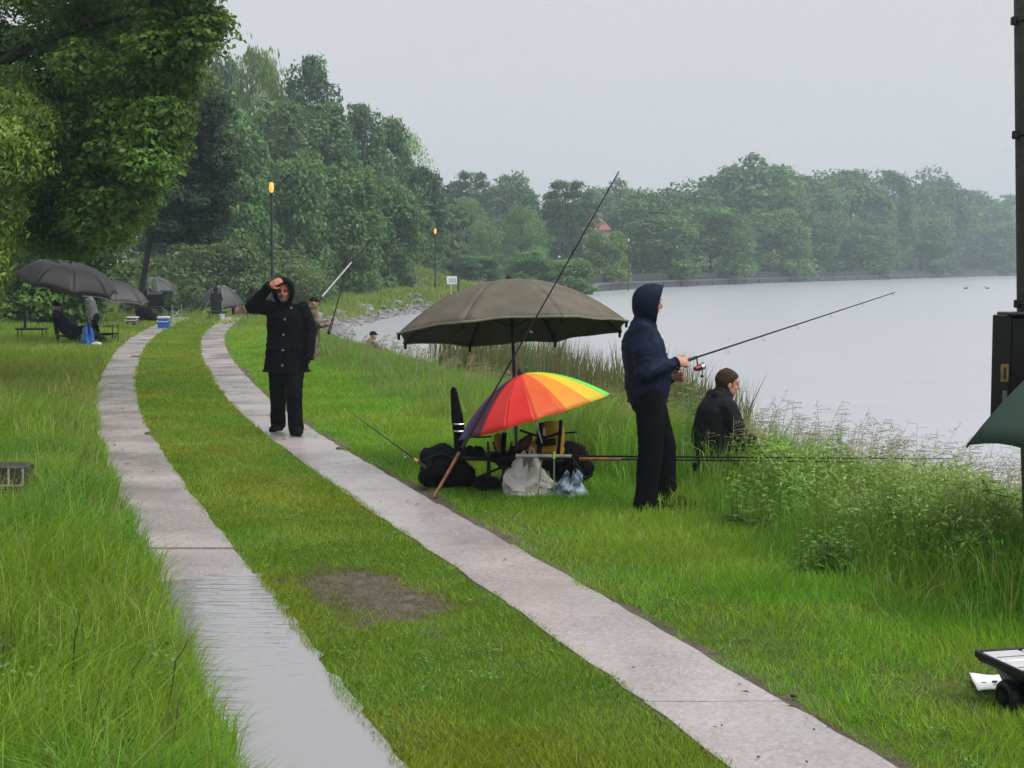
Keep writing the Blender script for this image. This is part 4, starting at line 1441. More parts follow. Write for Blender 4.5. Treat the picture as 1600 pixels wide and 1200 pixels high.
class Figure:
    def __init__(self, label, loc, heading, joints, sc=1.0, voxel=.007, cloth=.014, skin='skin', face=(0, 1, 0), fup=(0, 0, 1), group=None):
        self.loc = Vector(loc)
        self.M = Matrix.Translation(self.loc) @ Matrix.Rotation(math.radians(heading), 4, 'Z') @ Matrix.Scale(sc, 4)
        self.R = self.M.to_3x3()
        J = dict(DEF); J.update(joints)
        self.J = {k: self.M @ Vector(v) for k, v in J.items()}
        self.sc, self.voxel, self.cloth, self.skin, self.label = sc, voxel, cloth, skin, label
        self.side = (self.R @ Vector((1, 0, 0))).normalized()
        f = (self.R @ Vector(face)).normalized(); u = self.R @ Vector(fup)
        u = (u - f * u.dot(f)).normalized(); s = f.cross(u)
        self.f, self.u, self.s = f, u, s
        self.HM = Matrix((s, f, u)).transposed()     # head frame: x side, y forward, z up
        self.group = group
        self.hands = {}

    def hp(self, x, y, z):
        return self.J['head'] + (self.s * x + self.f * y + self.u * z) * self.sc

    def make_body(self, handL=None, handR=None, gloves=''):
        J, k = self.J, self.sc
        mb = MB()
        mb.ball(self.hp(0, -.012, .025), (.076 * k, .094 * k, .095 * k), self.HM, 16, 12)
        mb.ball(self.hp(0, .012, -.045), (.060 * k, .074 * k, .072 * k), self.HM, 14, 10)
        mb.ball(self.hp(0, .045, -.088), (.032 * k, .034 * k, .026 * k), self.HM, 10, 8)          # chin
        mb.tube([self.hp(0, .078, .018), self.hp(0, .098, -.018), self.hp(0, .088, -.036)], [.010 * k, .0165 * k, .012 * k], 8)  # nose
        for s in (-1, 1):
            mb.ball(self.hp(.078 * s, -.012, -.012), (.010 * k, .020 * k, .032 * k), self.HM, 8, 6)  # ears
            mb.ball(self.hp(.030 * s, .070, .030), (.026 * k, .016 * k, .010 * k), self.HM, 8, 6)    # brows
            mb.ball(self.hp(.038 * s, .058, -.028), (.022 * k, .018 * k, .018 * k), self.HM, 8, 6)   # cheeks
        mb.limb([J['neck'] - (J['neck'] - J['chest']) * .3, J['neck'], self.hp(0, -.02, -.07)], [.052 * k, .052 * k, .05 * k], 12)
        mb.limb([J['pelvis'], J['waist'], J['chest'], J['neck']], [(.10 * k, .075 * k), (.09 * k, .07 * k), (.11 * k, .08 * k), (.05 * k, .05 * k)], 12, self.side)
        for S in 'LR':
            mb.limb([J['chest'].lerp(J['sh' + S], .4), J['sh' + S], J['el' + S], J['wr' + S]], [.045 * k, .045 * k, .036 * k, .026 * k], 10)
            mb.limb([J['pelvis'].lerp(J['hip' + S], .5), J['hip' + S], J['knee' + S], J['ank' + S]], [.06 * k, .065 * k, .045 * k, .035 * k], 10)
            h = handL if S == 'L' else handR
            d = (J['wr' + S] - J['el' + S]).normalized()
            dd = dict(d=d, palm=-self.side if S == 'R' else self.side, curl=.45)
            if h: dd.update({q: (self.R @ Vector(v) if q in ('d', 'palm') else v) for q, v in h.items()})
            if S not in gloves:
                hand(mb, J['wr' + S] + d * .01, dd['d'], dd['palm'], dd['curl'], dd.get('side', 1 if S == 'R' else -1), k)
            self.hands[S] = dd
            foot = J['ank' + S].lerp(J['toe' + S], .55) - Vector((0, 0, .0))
            mb.limb([J['ank' + S], J['ank' + S] - Vector((0, 0, .04 * k)), foot], [.03 * k, .028 * k, .016 * k], 8)
        body = fuse('person', mb, self.voxel, self.skin, None, top=self.loc, smooth=2, deci=.4)
        tag(body, self.label, 'person', self.group)
        self.body = body
        for S in gloves:
            g = MB(); d = self.hands[S]
            hand(g, J['wr' + S], d['d'], d['palm'], d['curl'], d.get('side', 1 if S == 'R' else -1), k * 1.22)
            fuse('glove', g, self.voxel * 1.2, 'black_cloth', body, smooth=2)
        return body

    def features(self, beard=None):
        k = self.sc
        for s in (-1, 1):
            MB().ball(self.hp(.031 * s, .077, .008), (.012 * k, .006 * k, .006 * k), self.HM, 8, 6).build('eye', 'dark_spot', self.body)
            MB().tube([self.hp(.014 * s, .087, .030), self.hp(.034 * s, .084, .034), self.hp(.05 * s, .070, .028)], [.004 * k, .005 * k, .003 * k], 6).build('eyebrow', 'hair_brown', self.body)
        MB().tube([self.hp(-.024, .074, -.063), self.hp(0, .086, -.062), self.hp(.024, .074, -.063)], [.003 * k, .0055 * k, .003 * k], 6).build('mouth', 'lip', self.body)
        if beard:
            m = MB()
            m.ball(self.hp(0, .030, -.088), (.054 * k, .056 * k, .036 * k), self.HM, 12, 8)
            m.ball(self.hp(0, .078, -.048), (.030 * k, .014 * k, .010 * k), self.HM, 10, 6)
            for s in (-1, 1): m.ball(self.hp(.056 * s, .020, -.052), (.016 * k, .034 * k, .036 * k), self.HM, 8, 6)
            fuse('beard', m, .006 * k, beard, self.body, wrinkle=.002, wf=(60, 60, 60), smooth=1)

    def trousers(self, m, w=(.115, .095, .092, .098), pel=(.178, .128)):
        J, k = self.J, self.sc
        mb = MB()
        top = J['pelvis'].lerp(J['waist'], .5)
        mb.limb([J['hipL'].lerp(J['hipR'], .5) - (J['waist'] - J['pelvis']).normalized() * .04 * k, J['pelvis'], top], [(pel[0] * .9 * k, pel[1] * .95 * k), (pel[0] * k, pel[1] * k), (pel[0] * .93 * k, pel[1] * .9 * k)], 16, self.side)
        for S in 'LR':
            mid = J['kne' + 'e' + S].lerp(J['ank' + S], .5)
            low = J['ank' + S] + (J['ank' + S] - mid).normalized() * .03 * k
            mb.limb([J['hip' + S], J['hip' + S].lerp(J['knee' + S], .5), J['knee' + S], mid, low], [w[0] * k, (w[0] + w[1]) / 2 * k, w[1] * k, w[2] * k, w[3] * k], 14)
        return fuse('trousers', mb, self.cloth, m, self.body, wrinkle=.010 * k, wf=(10, 10, 3), seed=self.loc.x)

    def jacket(self, m, hem=.82, rings=None, sleeve=(.078, .070, .060, .056), collar=True, cover=(), trims=False, wr=.010):
        J, k = self.J, self.sc
        mb = MB()
        axis = (J['waist'] - J['pelvis']).normalized()
        rings = rings or [(.205, .15), (.195, .145), (.19, .14), (.205, .145), (.16, .11), (.07, .07)]
        hemp = J['pelvis'] - axis * max(0, (.96 - hem)) * k
        pts = [hemp, J['pelvis'], J['waist'], J['chest'], J['chest'].lerp(J['neck'], .62), J['neck']]
        mb.limb(pts, [(a * k, b * k) for a, b in rings], 18, self.side)
        for S in 'LR':
            end = J['wr' + S] + (J['wr' + S] - J['el' + S]).normalized() * (.03 if S in cover else -.015) * k
            mb.limb([J['chest'].lerp(J['sh' + S], .55) + Vector((0, 0, .03 * k)), J['sh' + S], J['sh' + S].lerp(J['el' + S], .55), J['el' + S], J['el' + S].lerp(J['wr' + S], .5), end],
                    [.085 * k, sleeve[0] * k, sleeve[0] * .98 * k, sleeve[1] * k, sleeve[2] * k, sleeve[3] * k], 12)
        if collar:
            mb.limb([J['neck'] - Vector((0, 0, .04 * k)), J['neck'] + (self.hp(0, -.02, -.1) - J['neck']) * .6], [.088 * k, .08 * k], 12)
        jk = fuse('jacket', mb, self.cloth, m, self.body, wrinkle=wr * k, wf=(7, 7, 6), seed=self.loc.y)
        if trims:
            n = 28
            a_, b_ = rings[0]
            w_ = axis.cross(self.side).normalized()
            pts = [hemp - axis * .0 + self.side * math.cos(t * 2 * math.pi / n) * (a_ + .004) * k + w_ * math.sin(t * 2 * math.pi / n) * (b_ + .004) * k for t in range(n + 1)]
            MB().tube(pts, (.012 * k), 6, cap=False).build('hem_band', m, jk)
            for S in 'LR':
                dv = (J['wr' + S] - J['el' + S]).normalized()
                MB().ring(J['wr' + S] + dv * ((.03 if S in cover else -.015) * k + sleeve[3] * .6 * k), dv, sleeve[3] * .92 * k, .009 * k, 18, 6).build('cuff', m, jk)
        return jk

    def hood(self, m, op=54, down=1.0, r=(.118, .145, .15), peak=.03, seed=1):
        k = self.sc
        n, rows = 26, 12

        def fn(i, j):
            phi = math.radians(op + (180 - op) * i)
            a = 2 * math.pi * j - math.pi / 2
            sx, sz = math.cos(a), math.sin(a)
            lowf = float(smooth01(.1, -1.0, sz)) if False else max(0.0, min(1.0, (.15 - sz) / 1.15))
            lowf = lowf * lowf * (3 - 2 * lowf)
            ru = r[2] * (1 + .35 * down * lowf)
            y = math.cos(phi) * r[1]
            rad = math.sin(phi) ** .8
            upf = (.5 + .5 * sz) ** 2
            y += peak * upf * (1 - i) ** 2 + .02 + .015 * (1 - i) * lowf
            x, z = sx * r[0] * rad, sz * ru * rad
            nz = mnoise.noise(Vector((x * 16 + seed, y * 16, z * 16))) * .006
            return self.hp(x * (1 + nz * 5), y - .02 + nz, z + .008 + nz)
        return MB().grid(fn, rows, n).build('hood', m, self.body, thick=.014 * k, angle=80)

    def shoes(self, m='shoe', w=1.0):
        for S in 'LR':
            a, t = self.J['ank' + S], self.J['toe' + S]
            k = self.sc * w
            base = Vector((a.x, a.y, t.z)); d = (t - base); d.z = 0
            d = d.normalized() if d.length > 1e-4 else self.f
            heel = base - d * .06 * k
            mb = MB()
            sd = Vector((-d.y, d.x, 0))
            mb.limb([heel + Vector((0, 0, .03 * k)), base + d * .05 * k + Vector((0, 0, .035 * k)), t + Vector((0, 0, .012 * k)), t + d * .05 * k + Vector((0, 0, .004 * k))],
                    [(.04 * k, .045 * k), (.046 * k, .05 * k), (.05 * k, .035 * k), (.036 * k, .022 * k)], 12, sd)
            mb.limb([base + Vector((0, 0, .03 * k)), a + Vector((0, 0, .03 * k))], [.045 * k, .045 * k], 10)
            fuse('shoe', mb, .011, m, self.body, smooth=2)

    def hair(self, m):
        """Short hair as a shell over the skull, cut along a hairline, tousled."""
        k = self.sc
        c0 = (0, -.016, .030)
        nu, nv = 40, 28
        P, keep = [], []
        for i in range(nv + 1):
            th = math.pi * i / nv
            for q in range(nu):
                a = 2 * math.pi * q / nu
                x, y, z = .0815 * math.sin(th) * math.cos(a), .101 * math.sin(th) * math.sin(a), .101 * math.cos(th)
                t = mnoise.noise(Vector((x * 60, y * 60, z * 22))) * .06 + mnoise.noise(Vector((x * 18, y * 18, z * 18))) * .05
                x, y, z = c0[0] + x * (1.02 + t), c0[1] + y * (1.02 + t), c0[2] + z * (1.02 + t)
                line = float(np.interp(y, [-.12, -.05, .005, .03, .06, .10], [-.085, -.075, -.035, .03, .062, .075])) + .03 * mnoise.noise(Vector((x * 55, y * 55, 3)))
                P.append(self.hp(x, y, z)); keep.append(z > line)
        fs = []
        for i in range(nv):
            for q in range(nu):
                f = (i * nu + q, (i + 1) * nu + q, (i + 1) * nu + (q + 1) % nu, i * nu + (q + 1) % nu)
                if all(keep[t] for t in f): fs.append(f)
        return MB().add(P, fs).build('hair', m, self.body, thick=.006 * k, angle=80)

    def cap(self, m):
        k = self.sc
        mb = MB()
        mb.ball(self.hp(0, -.012, .055), (.088 * k, .105 * k, .078 * k), self.HM, 14, 10)
        mb.tube([self.hp(0, .06, .05), self.hp(0, .11, .046), self.hp(0, .15, .034)], [(.075 * k, .014 * k), (.07 * k, .010 * k), (.045 * k, .007 * k)], 12, self.s)
        return fuse('cap', mb, .010 * k, m, self.body, smooth=2)


# 1 the man in black walking towards the camera, hand to his forehead
z0 = .016
p = at(449, 680, 17.2)
F1 = Figure('man in a black hooded coat walking on the right strip, hand on forehead', (p.x, 17.2, z0), 180,
            dict(shR=(.19, .02, 1.44), elR=(.365, .10, 1.46), wrR=(.165, .19, 1.672), shL=(-.19, 0, 1.43), elL=(-.265, -.03, 1.15), wrL=(-.265, .06, .93),
                 hipL=(-.10, 0, .92), hipR=(.10, 0, .92), kneeL=(-.105, .15, .50), kneeR=(.10, .03, .49), ankL=(-.12, .14, .09), ankR=(.125, -.16, .12), toeL=(-.17, .31, .03), toeR=(.16, .01, .035),
                 neck=(0, .0, 1.48), head=(.015, .05, 1.625)), sc=.985, voxel=.0065, cloth=.013, skin='skin_ruddy', face=(.05, 1, -.12))
F1.make_body(handR=dict(d=(-.82, .0, .50), palm=(-.25, -1, -.1), curl=.25, side=-1), gloves='L', handL=dict(curl=.8))
F1.features('beard_grey')
F1.jacket('black_cloth', hem=.72, rings=[(.262, .185), (.235, .165), (.215, .155), (.22, .155), (.175, .12), (.08, .08)], sleeve=(.088, .08, .07, .062), cover='L', trims=True, wr=.014)
F1.hood('black_cloth', op=58, r=(.118, .14, .15), peak=.035)
F1.trousers('black_trousers', w=(.12, .094, .086, .09))
F1.shoes(w=1.08)
for s_, tag_ in ((-1, 'pocket_flap'), (1, 'pocket_flap')):
    q = F1.M @ Vector((.125 * s_, .166, 1.0))
    MB().grid(lambda i, j: q + F1.R @ Vector((.13 * (i - .5), -.02 * abs(i - .5) * 2 + .006, -.05 * j)), 5, 3).build(tag_, 'black_trousers', F1.body, thick=.008)
for px_, py_ in ((455, 481), (445, 499), (443, 523), (442, 547), (441, 571)):
    q = at(px_, py_, 17.02 if py_ < 560 else 17.0)
    MB().tube([q + Vector((0, -.002, 0)), q + Vector((0, -.014, 0))], [.014, .011], 8).build('button', 'button', F1.body)

# 2 the navy angler
p = at(1021, 797, 11.8)
F2 = Figure('angler in a navy hooded jacket standing in tall grass, reeling in a rod', (p.x, 11.8, lz(p.x, 11.8)), -92,
            dict(pelvis=(0, -.05, .95), waist=(0, -.05, 1.08), chest=(0, -.095, 1.29), neck=(0, -.085, 1.46), head=(0, -.045, 1.605),
                 shR=(.185, -.10, 1.40), elR=(.27, -.10, 1.08), wrR=(.13, .145, 1.145), shL=(-.185, -.08, 1.40), elL=(-.27, -.03, 1.06), wrL=(-.08, .13, 1.03),
                 hipL=(-.10, -.04, .92), hipR=(.10, -.04, .92), kneeL=(-.13, .08, .50), kneeR=(.12, -.03, .50), ankL=(-.14, .10, .09), ankR=(.13, -.07, .09), toeL=(-.15, .28, .03), toeR=(.16, .10, .03)),
            sc=1.0, voxel=.0065, cloth=.013, face=(-.12, 1, -.08))
F2.make_body(handR=dict(d=(-.35, .9, .12), palm=(-.9, -.2, -.35), curl=1.0), handL=dict(d=(.35, .9, .1), palm=(.9, -.3, -.2), curl=1.05))
F2.features()
F2.jacket('navy_cloth', hem=.86, rings=[(.19, .145), (.205, .175), (.20, .178), (.205, .168), (.16, .115), (.075, .075)], sleeve=(.083, .076, .064, .048), trims=True, wr=.010)
F2.hood('navy_cloth', op=70, r=(.108, .125, .137), down=.7, peak=.055, seed=5)
F2.trousers('black_trousers', w=(.115, .10, .092, .088), pel=(.17, .135))
F2.shoes()

# 3 the bare-headed angler sitting low on the bank
p = at(1133, 600, 13.4)
hz3 = p.z
base3 = lz(p.x, 13.4)
F3 = Figure('brown-haired angler in a black jacket sitting low at the water side', (p.x, 13.4, base3), -72,
            dict(pelvis=(0, -.10, .24), waist=(0, -.12, .38), chest=(0, -.09, .60), neck=(0, -.03, .755), head=(0, .03, hz3 - base3),
                 shR=(.175, -.05, .645), shL=(-.175, -.05, .645), elR=(.25, .02, .42), elL=(-.25, .02, .42), wrR=(.12, .22, .34), wrL=(-.12, .22, .36),
                 hipL=(-.1, -.06, .22), hipR=(.1, -.06, .22), kneeL=(-.14, .34, .24), kneeR=(.14, .34, .22), ankL=(-.12, .66, .05), ankR=(.12, .66, .05), toeL=(-.13, .80, .03), toeR=(.13, .80, .03)),
            sc=1.0, voxel=.008, cloth=.014, face=(.12, 1, -.12))
F3.make_body(handR=dict(d=(-.5, .8, 0), palm=(-.5, -.3, -.6), curl=.8), handL=dict(d=(.5, .8, 0), palm=(.5, -.3, -.6), curl=.8))
F3.features()
F3.hair('hair_brown')
F3.jacket('dark_coat', hem=.84, rings=[(.21, .17), (.215, .18), (.215, .175), (.22, .16), (.165, .125), (.085, .085)], sleeve=(.088, .08, .068, .055))
m = MB(); m.limb([F3.hp(-.11, -.02, -.155), F3.hp(-.07, -.11, -.12), F3.hp(.07, -.11, -.12), F3.hp(.11, -.02, -.155), F3.hp(.06, .055, -.18), F3.hp(-.06, .055, -.18), F3.hp(-.11, -.02, -.155)], [.05, .062, .062, .05, .034, .034, .05], 10)
fuse('folded_hood', m, .012, 'dark_coat', F3.body, wrinkle=.008)
F3.trousers('black_trousers')
F3.shoes()

# 4 the man in the recliner under the nearest dark umbrella
SIT = dict(pelvis=(0, -.02, .33), waist=(0, -.14, .45), chest=(0, -.27, .64), neck=(0, -.34, .78), head=(0, -.33, .93), shR=(.19, -.28, .73), shL=(-.19, -.28, .73),
           elR=(.26, -.05, .55), elL=(-.26, -.05, .55), wrR=(.10, .12, .48), wrL=(-.10, .12, .48), hipL=(-.1, .0, .32), hipR=(.1, .0, .32), kneeL=(-.15, .42, .42), kneeR=(.15, .42, .42),
           ankL=(-.14, .72, .12), ankR=(.14, .72, .12), toeL=(-.15, .86, .06), toeR=(.15, .86, .06))
X4 = at(112, 540, 37).x
F4 = Figure('man in a navy fleece and dark cap reclining under the nearest dark umbrella', (X4, 37, lz(X4, 37)), -78, SIT, voxel=.016, cloth=.022, face=(.25, 1, -.1))
F4.make_body(); F4.features()
F4.jacket('navy_fleece', hem=.86, rings=[(.21, .16), (.22, .17), (.22, .17), (.21, .15), (.16, .12), (.08, .08)])
F4.trousers('dark_coat'); F4.shoes(); F4.cap('black_cloth')

# 5 the angler in camouflage with raised rods
X5 = at(489, 520, 33).x
F5 = Figure('angler in a camouflage jacket and cap holding up two rods', (X5, 33, lz(X5, 33)), -75,
            dict(elR=(.26, .10, 1.14), wrR=(.10, .33, 1.17), elL=(-.24, .12, 1.16), wrL=(-.08, .36, 1.2)), sc=.965, voxel=.014, cloth=.02, face=(.1, 1, -.1))
F5.make_body(handR=dict(curl=1.0), handL=dict(curl=1.0)); F5.features()
F5.jacket('camo', hem=.80); F5.trousers('camo'); F5.shoes(); F5.cap('dark_coat')

# 6 the three figures beyond the crest
X6 = at(338, 500, 72).x
F6 = Figure('dark-coated figure seen from behind in front of the small dark umbrella', (X6, 72, lz(X6, 72)), 5, dict(elR=(.26, .1, 1.15), wrR=(.12, .28, 1.15), elL=(-.26, .1, 1.15), wrL=(-.12, .28, 1.15)), sc=.97, voxel=.025, cloth=.03)
F6.make_body(); F6.jacket('dark_coat', hem=.62, rings=[(.26, .19), (.235, .17), (.22, .16), (.22, .155), (.175, .12), (.08, .08)]); F6.hood('dark_coat'); F6.trousers('black_trousers'); F6.shoes()
X7 = at(367, 500, 75).x
F7 = Figure('dark figure half hidden behind the right rim of the small dark umbrella', (X7, 75, lz(X7, 75)), 130, {}, sc=.95, voxel=.025, cloth=.03, skin='skin')
F7.make_body(); F7.jacket('dark_coat'); F7.trousers('black_trousers'); F7.shoes(); F7.cap('dark_coat')
X8 = at(394, 500, 73).x
F8 = Figure('grey-and-black hooded figure just left of the walking man in black', (X8, 73, lz(X8, 73)), 20, dict(wrR=(.15, .25, 1.1), wrL=(-.15, .25, 1.1)), sc=.97, voxel=.025, cloth=.03)
F8.make_body(); F8.jacket('dark_coat', hem=.45, rings=[(.33, .26), (.26, .19), (.23, .17), (.22, .16), (.175, .12), (.08, .08)]); F8.hood('dark_coat'); F8.trousers('black_trousers'); F8.shoes()

# 7 the camouflaged angler low on the bank
X9 = at(582, 530, 42).x
F9 = Figure('camouflaged angler with black cap crouching at the waterline beyond the olive umbrella', (X9, 42, lz(X9, 42)), -60,
            dict(pelvis=(0, -.10, .24), waist=(0, -.12, .38), chest=(0, -.07, .58), neck=(0, -.03, .72), head=(0, .03, .86), shR=(.19, -.04, .68), shL=(-.19, -.04, .68), elR=(.27, .10, .44), elL=(-.27, .10, .44),
                 wrR=(.14, .32, .40), wrL=(-.14, .32, .40), hipL=(-.1, -.06, .22), hipR=(.1, -.06, .22), kneeL=(-.16, .36, .42), kneeR=(.16, .36, .42), ankL=(-.14, .5, .06), ankR=(.14, .5, .06), toeL=(-.15, .68, .02), toeR=(.15, .68, .02)),
            voxel=.016, cloth=.022)
F9.make_body(); F9.features(); F9.jacket('camo'); F9.trousers('camo'); F9.shoes(); F9.cap('black_cloth')

# ------------------------------------------------------------------ umbrellas
def umbrella(name, label, centre, axis, R_, depth, n, mats, phase, foot, pole='black_metal', power=2.2, group=None, trim=None, scallop=.035, sag=.03, straps=False, knob=True, rib_r=.006, edge_rib=None, pole_r=.016, outside_rib=None):
    """centre = middle of the rim plane; foot = lower end of the shaft."""
    axis = Vector(axis).normalized()
    e1 = (Vector((1, 0, 0)) - axis * axis.x).normalized()
    e2 = axis.cross(e1)
    centre = Vector(centre); foot = Vector(foot)
    apex = centre + axis * depth
    t = thing(name, label, 'umbrella', foot, group)

    def rib(a, u, extra=0.0):
        d = e1 * math.cos(a) + e2 * math.sin(a)
        uu = u ** .92
        return centre + d * R_ * uu + axis * (depth * (1 - uu ** power) + extra)
    for k in range(n):
        a0 = phase + 2 * math.pi * k / n; a1 = phase + 2 * math.pi * (k + 1) / n
        sd_ = random.Random(k * 7 + int(R_ * 100))
        ph = sd_.uniform(0, 6)

        def fn(i, j):
            s4 = 4 * j * (1 - j)
            u = max(.012, i) * (1 - scallop * s4 * i ** 3)
            p = rib(a0, u).lerp(rib(a1, u), j)
            wr = (.006 * math.sin(i * 17 + ph + j * 5) + .005 * math.sin(i * 41 + ph * 3 - j * 9)) * s4 * i
            return p - axis * (sag * s4 * i * (1 - .5 * i) + wr) * R_
        m_ = mats[k % len(mats)]
        pn_ = MB().grid(fn, 12, 8).build('panel', m_, t, thick=.003, angle=70)
        if trim:
            pts = [fn(1.0, j / 8) for j in range(9)]
            MB().tube([q + axis * .006 for q in pts], .011, 6).build('hem', trim, pn_)
        rp = [rib(a0, max(.02, u / 8), -.012) for u in range(9)]
        MB().tube(rp, rib_r, 5).build('rib', 'black_metal', t)
        if outside_rib:
            rp = [rib(a0, max(.05, u / 8), .008) for u in range(9)]
            MB().tube(rp, [.03 * (.6 + .4 * min(1, i / 3)) if False else .022 for i in range(9)], 5).build('seam_tape', outside_rib, t)
        if straps:
            q = rib(a0, .985)
            MB().box(q - Vector((0, 0, .03)), (.024, .014, .07)).build('strap', 'black_cloth', t)
    MB().tube([foot, centre - axis * .02, apex - axis * .02], pole_r, 8).build('pole', pole, t)
    if knob:
        MB().tube([apex - axis * .01, apex + axis * .02, apex + axis * .045], [.035, .032, .022], 10).build('top_cap', 'black_plastic', t)
    # stretchers
    hub = centre.lerp(apex, .1)
    for k in range(n):
        MB().tube([hub, rib(phase + 2 * math.pi * k / n, .5, -.02)], .004, 4).build('stretcher', 'black_metal', t)
    return t


# olive umbrella over the middle camp
c0 = at(801, 512, 14.3); c0.z += .0
umbrella('fishing_umbrella', 'large olive-brown fishing umbrella over the camp in the middle', (c0.x, 14.3, 1.27), (-.055, .15, .98), 1.13, .50, 8, ['olive_canvas'], math.radians(22.5),
         (at(808, 600, 14.2).x, 14.15, lz(.05, 14.15)), trim='olive_trim', straps=True, power=2.0, scallop=.03, sag=.02)
# rainbow umbrella
rb = ['nylon_violet', 'nylon_plum', 'nylon_red', 'nylon_red_orange', 'nylon_orange', 'nylon_amber', 'nylon_yellow', 'nylon_lime', 'nylon_lime', 'nylon_green', 'nylon_green', 'nylon_blue', 'nylon_blue', 'nylon_blue', 'nylon_violet', 'nylon_violet']
ax = Vector((-.29, .055, .95)).normalized()
rc = Vector((at(835, 652, 12.6).x, 12.6, at(835, 652, 12.6).z))
umbrella('rainbow_umbrella', 'rainbow-striped umbrella propped open over the chair and bags', rc, ax, .655, .37, 16, rb, math.pi, rc - ax * .22, pole='steel', power=1.75, scallop=.015, sag=.012, rib_r=.004, pole_r=.007)
# dark green umbrella at the right edge
umbrella('green_umbrella', 'dark green umbrella cut off by the right edge of the photo', (3.64, 8.5, .865), (.02, -.04, 1), 1.1, .80, 8, ['green_canvas'], math.radians(-2),
         (3.66, 8.5, lz(3.66, 8.5)), power=2.0, trim=None, scallop=.05)
# far-left camp
umbrella('fishing_umbrella', 'nearest black umbrella of the left camp, over the reclining man', (at(103, 445, 36.5).x, 36.5, at(103, 446, 36.5).z), (.24, -.10, .96), 1.25, .55, 8, ['dark_canvas'], math.radians(24),
         (at(88, 530, 36.9).x, 36.9, lz(-10.8, 36.9)), power=3.4, sag=-.005, trim='dark_canvas', scallop=.03)
umbrella('fishing_umbrella', 'grey umbrella just behind the nearest black one on the left', (at(170, 462, 46).x, 46, at(170, 463, 46).z), (.2, -.06, .97), 1.2, .5, 8, ['grey_canvas'], math.radians(24),
         (at(157, 520, 45.6).x, 45.6, lz(-12.2, 45.6)), pole='pale_pole', power=2.8, sag=.0, trim='seam_grey')
umbrella('small_umbrella', 'small black umbrella with pale seams low between the grey ones', (at(228, 463, 64).x, 64, at(228, 465, 64).z), (.12, -.12, .97), .72, .42, 8, ['dark_canvas'], math.radians(20),
         (at(226, 500, 64).x, 64, lz(-15.2, 64)), outside_rib='seam_grey', power=2.0)
umbrella('fishing_umbrella', 'charcoal umbrella with pale seams, higher of the two farthest on the left', (at(241, 452, 80).x, 80, at(241, 453, 80).z), (.06, -.08, .98), 1.2, .64, 8, ['grey_canvas'], math.radians(24),
         (at(241, 490, 80.2).x, 80.2, lz(-18.6, 80.2)), outside_rib='seam_grey', power=2.4)
umbrella('fishing_umbrella', 'farthest dull grey-green umbrella on the left, tilted towards the track', (at(277, 452, 92).x, 92, at(277, 453, 92).z), (.35, -.1, .92), .95, .55, 8, ['grey_canvas'], math.radians(24),
         (at(276, 480, 92.2).x, 92.2, lz(-20, 92.2)), power=2.2)
umbrella('small_umbrella', 'dark blue-grey umbrella behind the figure in the long coat', (at(345, 477, 74).x, 74, at(345, 475, 74).z), (.10, -.22, .97), 1.08, .88, 8, ['grey_canvas'], math.radians(15),
         (at(349, 505, 74).x, 74, lz(-13.8, 74)), outside_rib='seam_grey', power=2.0, scallop=.05)


# ------------------------------------------------------------------ rods
def rod(label, butt, tip, r0=.009, r1=.0022, handle=.42, bend=.0, mats=('carbon', 'black_plastic'), guides=7, group=None, reel=None, name='fishing_rod', grip2=None, mid=None):
    butt, tip = Vector(butt), Vector(tip)
    t = thing(name, label, 'fishing rod', butt, group)
    n = 12
    L = (tip - butt).length

    def P(u):
        return butt.lerp(tip, u) - Vector((0, 0, bend * L * u * u * u)) + Vector((0, 0, bend * L * u))
    MB().tube([P(i / n) for i in range(n + 1)], [r0 + (r1 - r0) * i / n for i in range(n + 1)], 8).build('blank', mats[0], t)
    h = handle / L
    g_ = MB().tube([P(0), P(h * .5), P(h)], [r0 * 1.9, r0 * 1.7, r0 * 1.5], 10).build('handle', mats[1], t)
    if grip2:
        MB().tube([P(h * .8), P(h * 1.15)], [r0 * 2.0, r0 * 1.6], 10).build('grip_band', grip2, t)
    d = (tip - butt).normalized()
    dn = (Vector((0, 0, -1)) + d * d.z).normalized()
    for i in range(guides):
        u = h + .12 + (1 - h - .13) * i / max(1, guides - 1)
        rr = .016 * (1 - .7 * i / guides) + .003
        MB().ring(P(min(u, .998)) + dn * (rr + r0 * .6), d, rr, .0016, 10, 4).build('guide', 'steel', t)
    if reel:
        q = P(reel)
        body_ = q + dn * .085
        rl = MB().tube([q, q + dn * .05, body_], [.006, .005, .010], 8).build('reel', 'reel_red', t)
        MB().tube([body_ - d * .035, body_ - d * .01, body_ + d * .02], [.016, .024, .02], 12).build('reel_body', 'reel_red', rl)
        MB().tube([body_ + d * .02, body_ + d * .028, body_ + d * .055, body_ + d * .062], [.026, .019, .019, .026], 14).build('spool', 'steel', rl)
        MB().ring(body_ + d * .04, (d + dn * .4), .034, .0022, 14, 4).build('bail_arm', 'steel', rl)
        sd_ = d.cross(dn)
        MB().tube([body_, body_ - sd_ * .05, body_ - sd_ * .055 + dn * .05 - d * .02], .004, 6).ball(body_ - sd_ * .055 + dn * .055 - d * .025, .013).build('crank', 'black_plastic', rl)
    return t


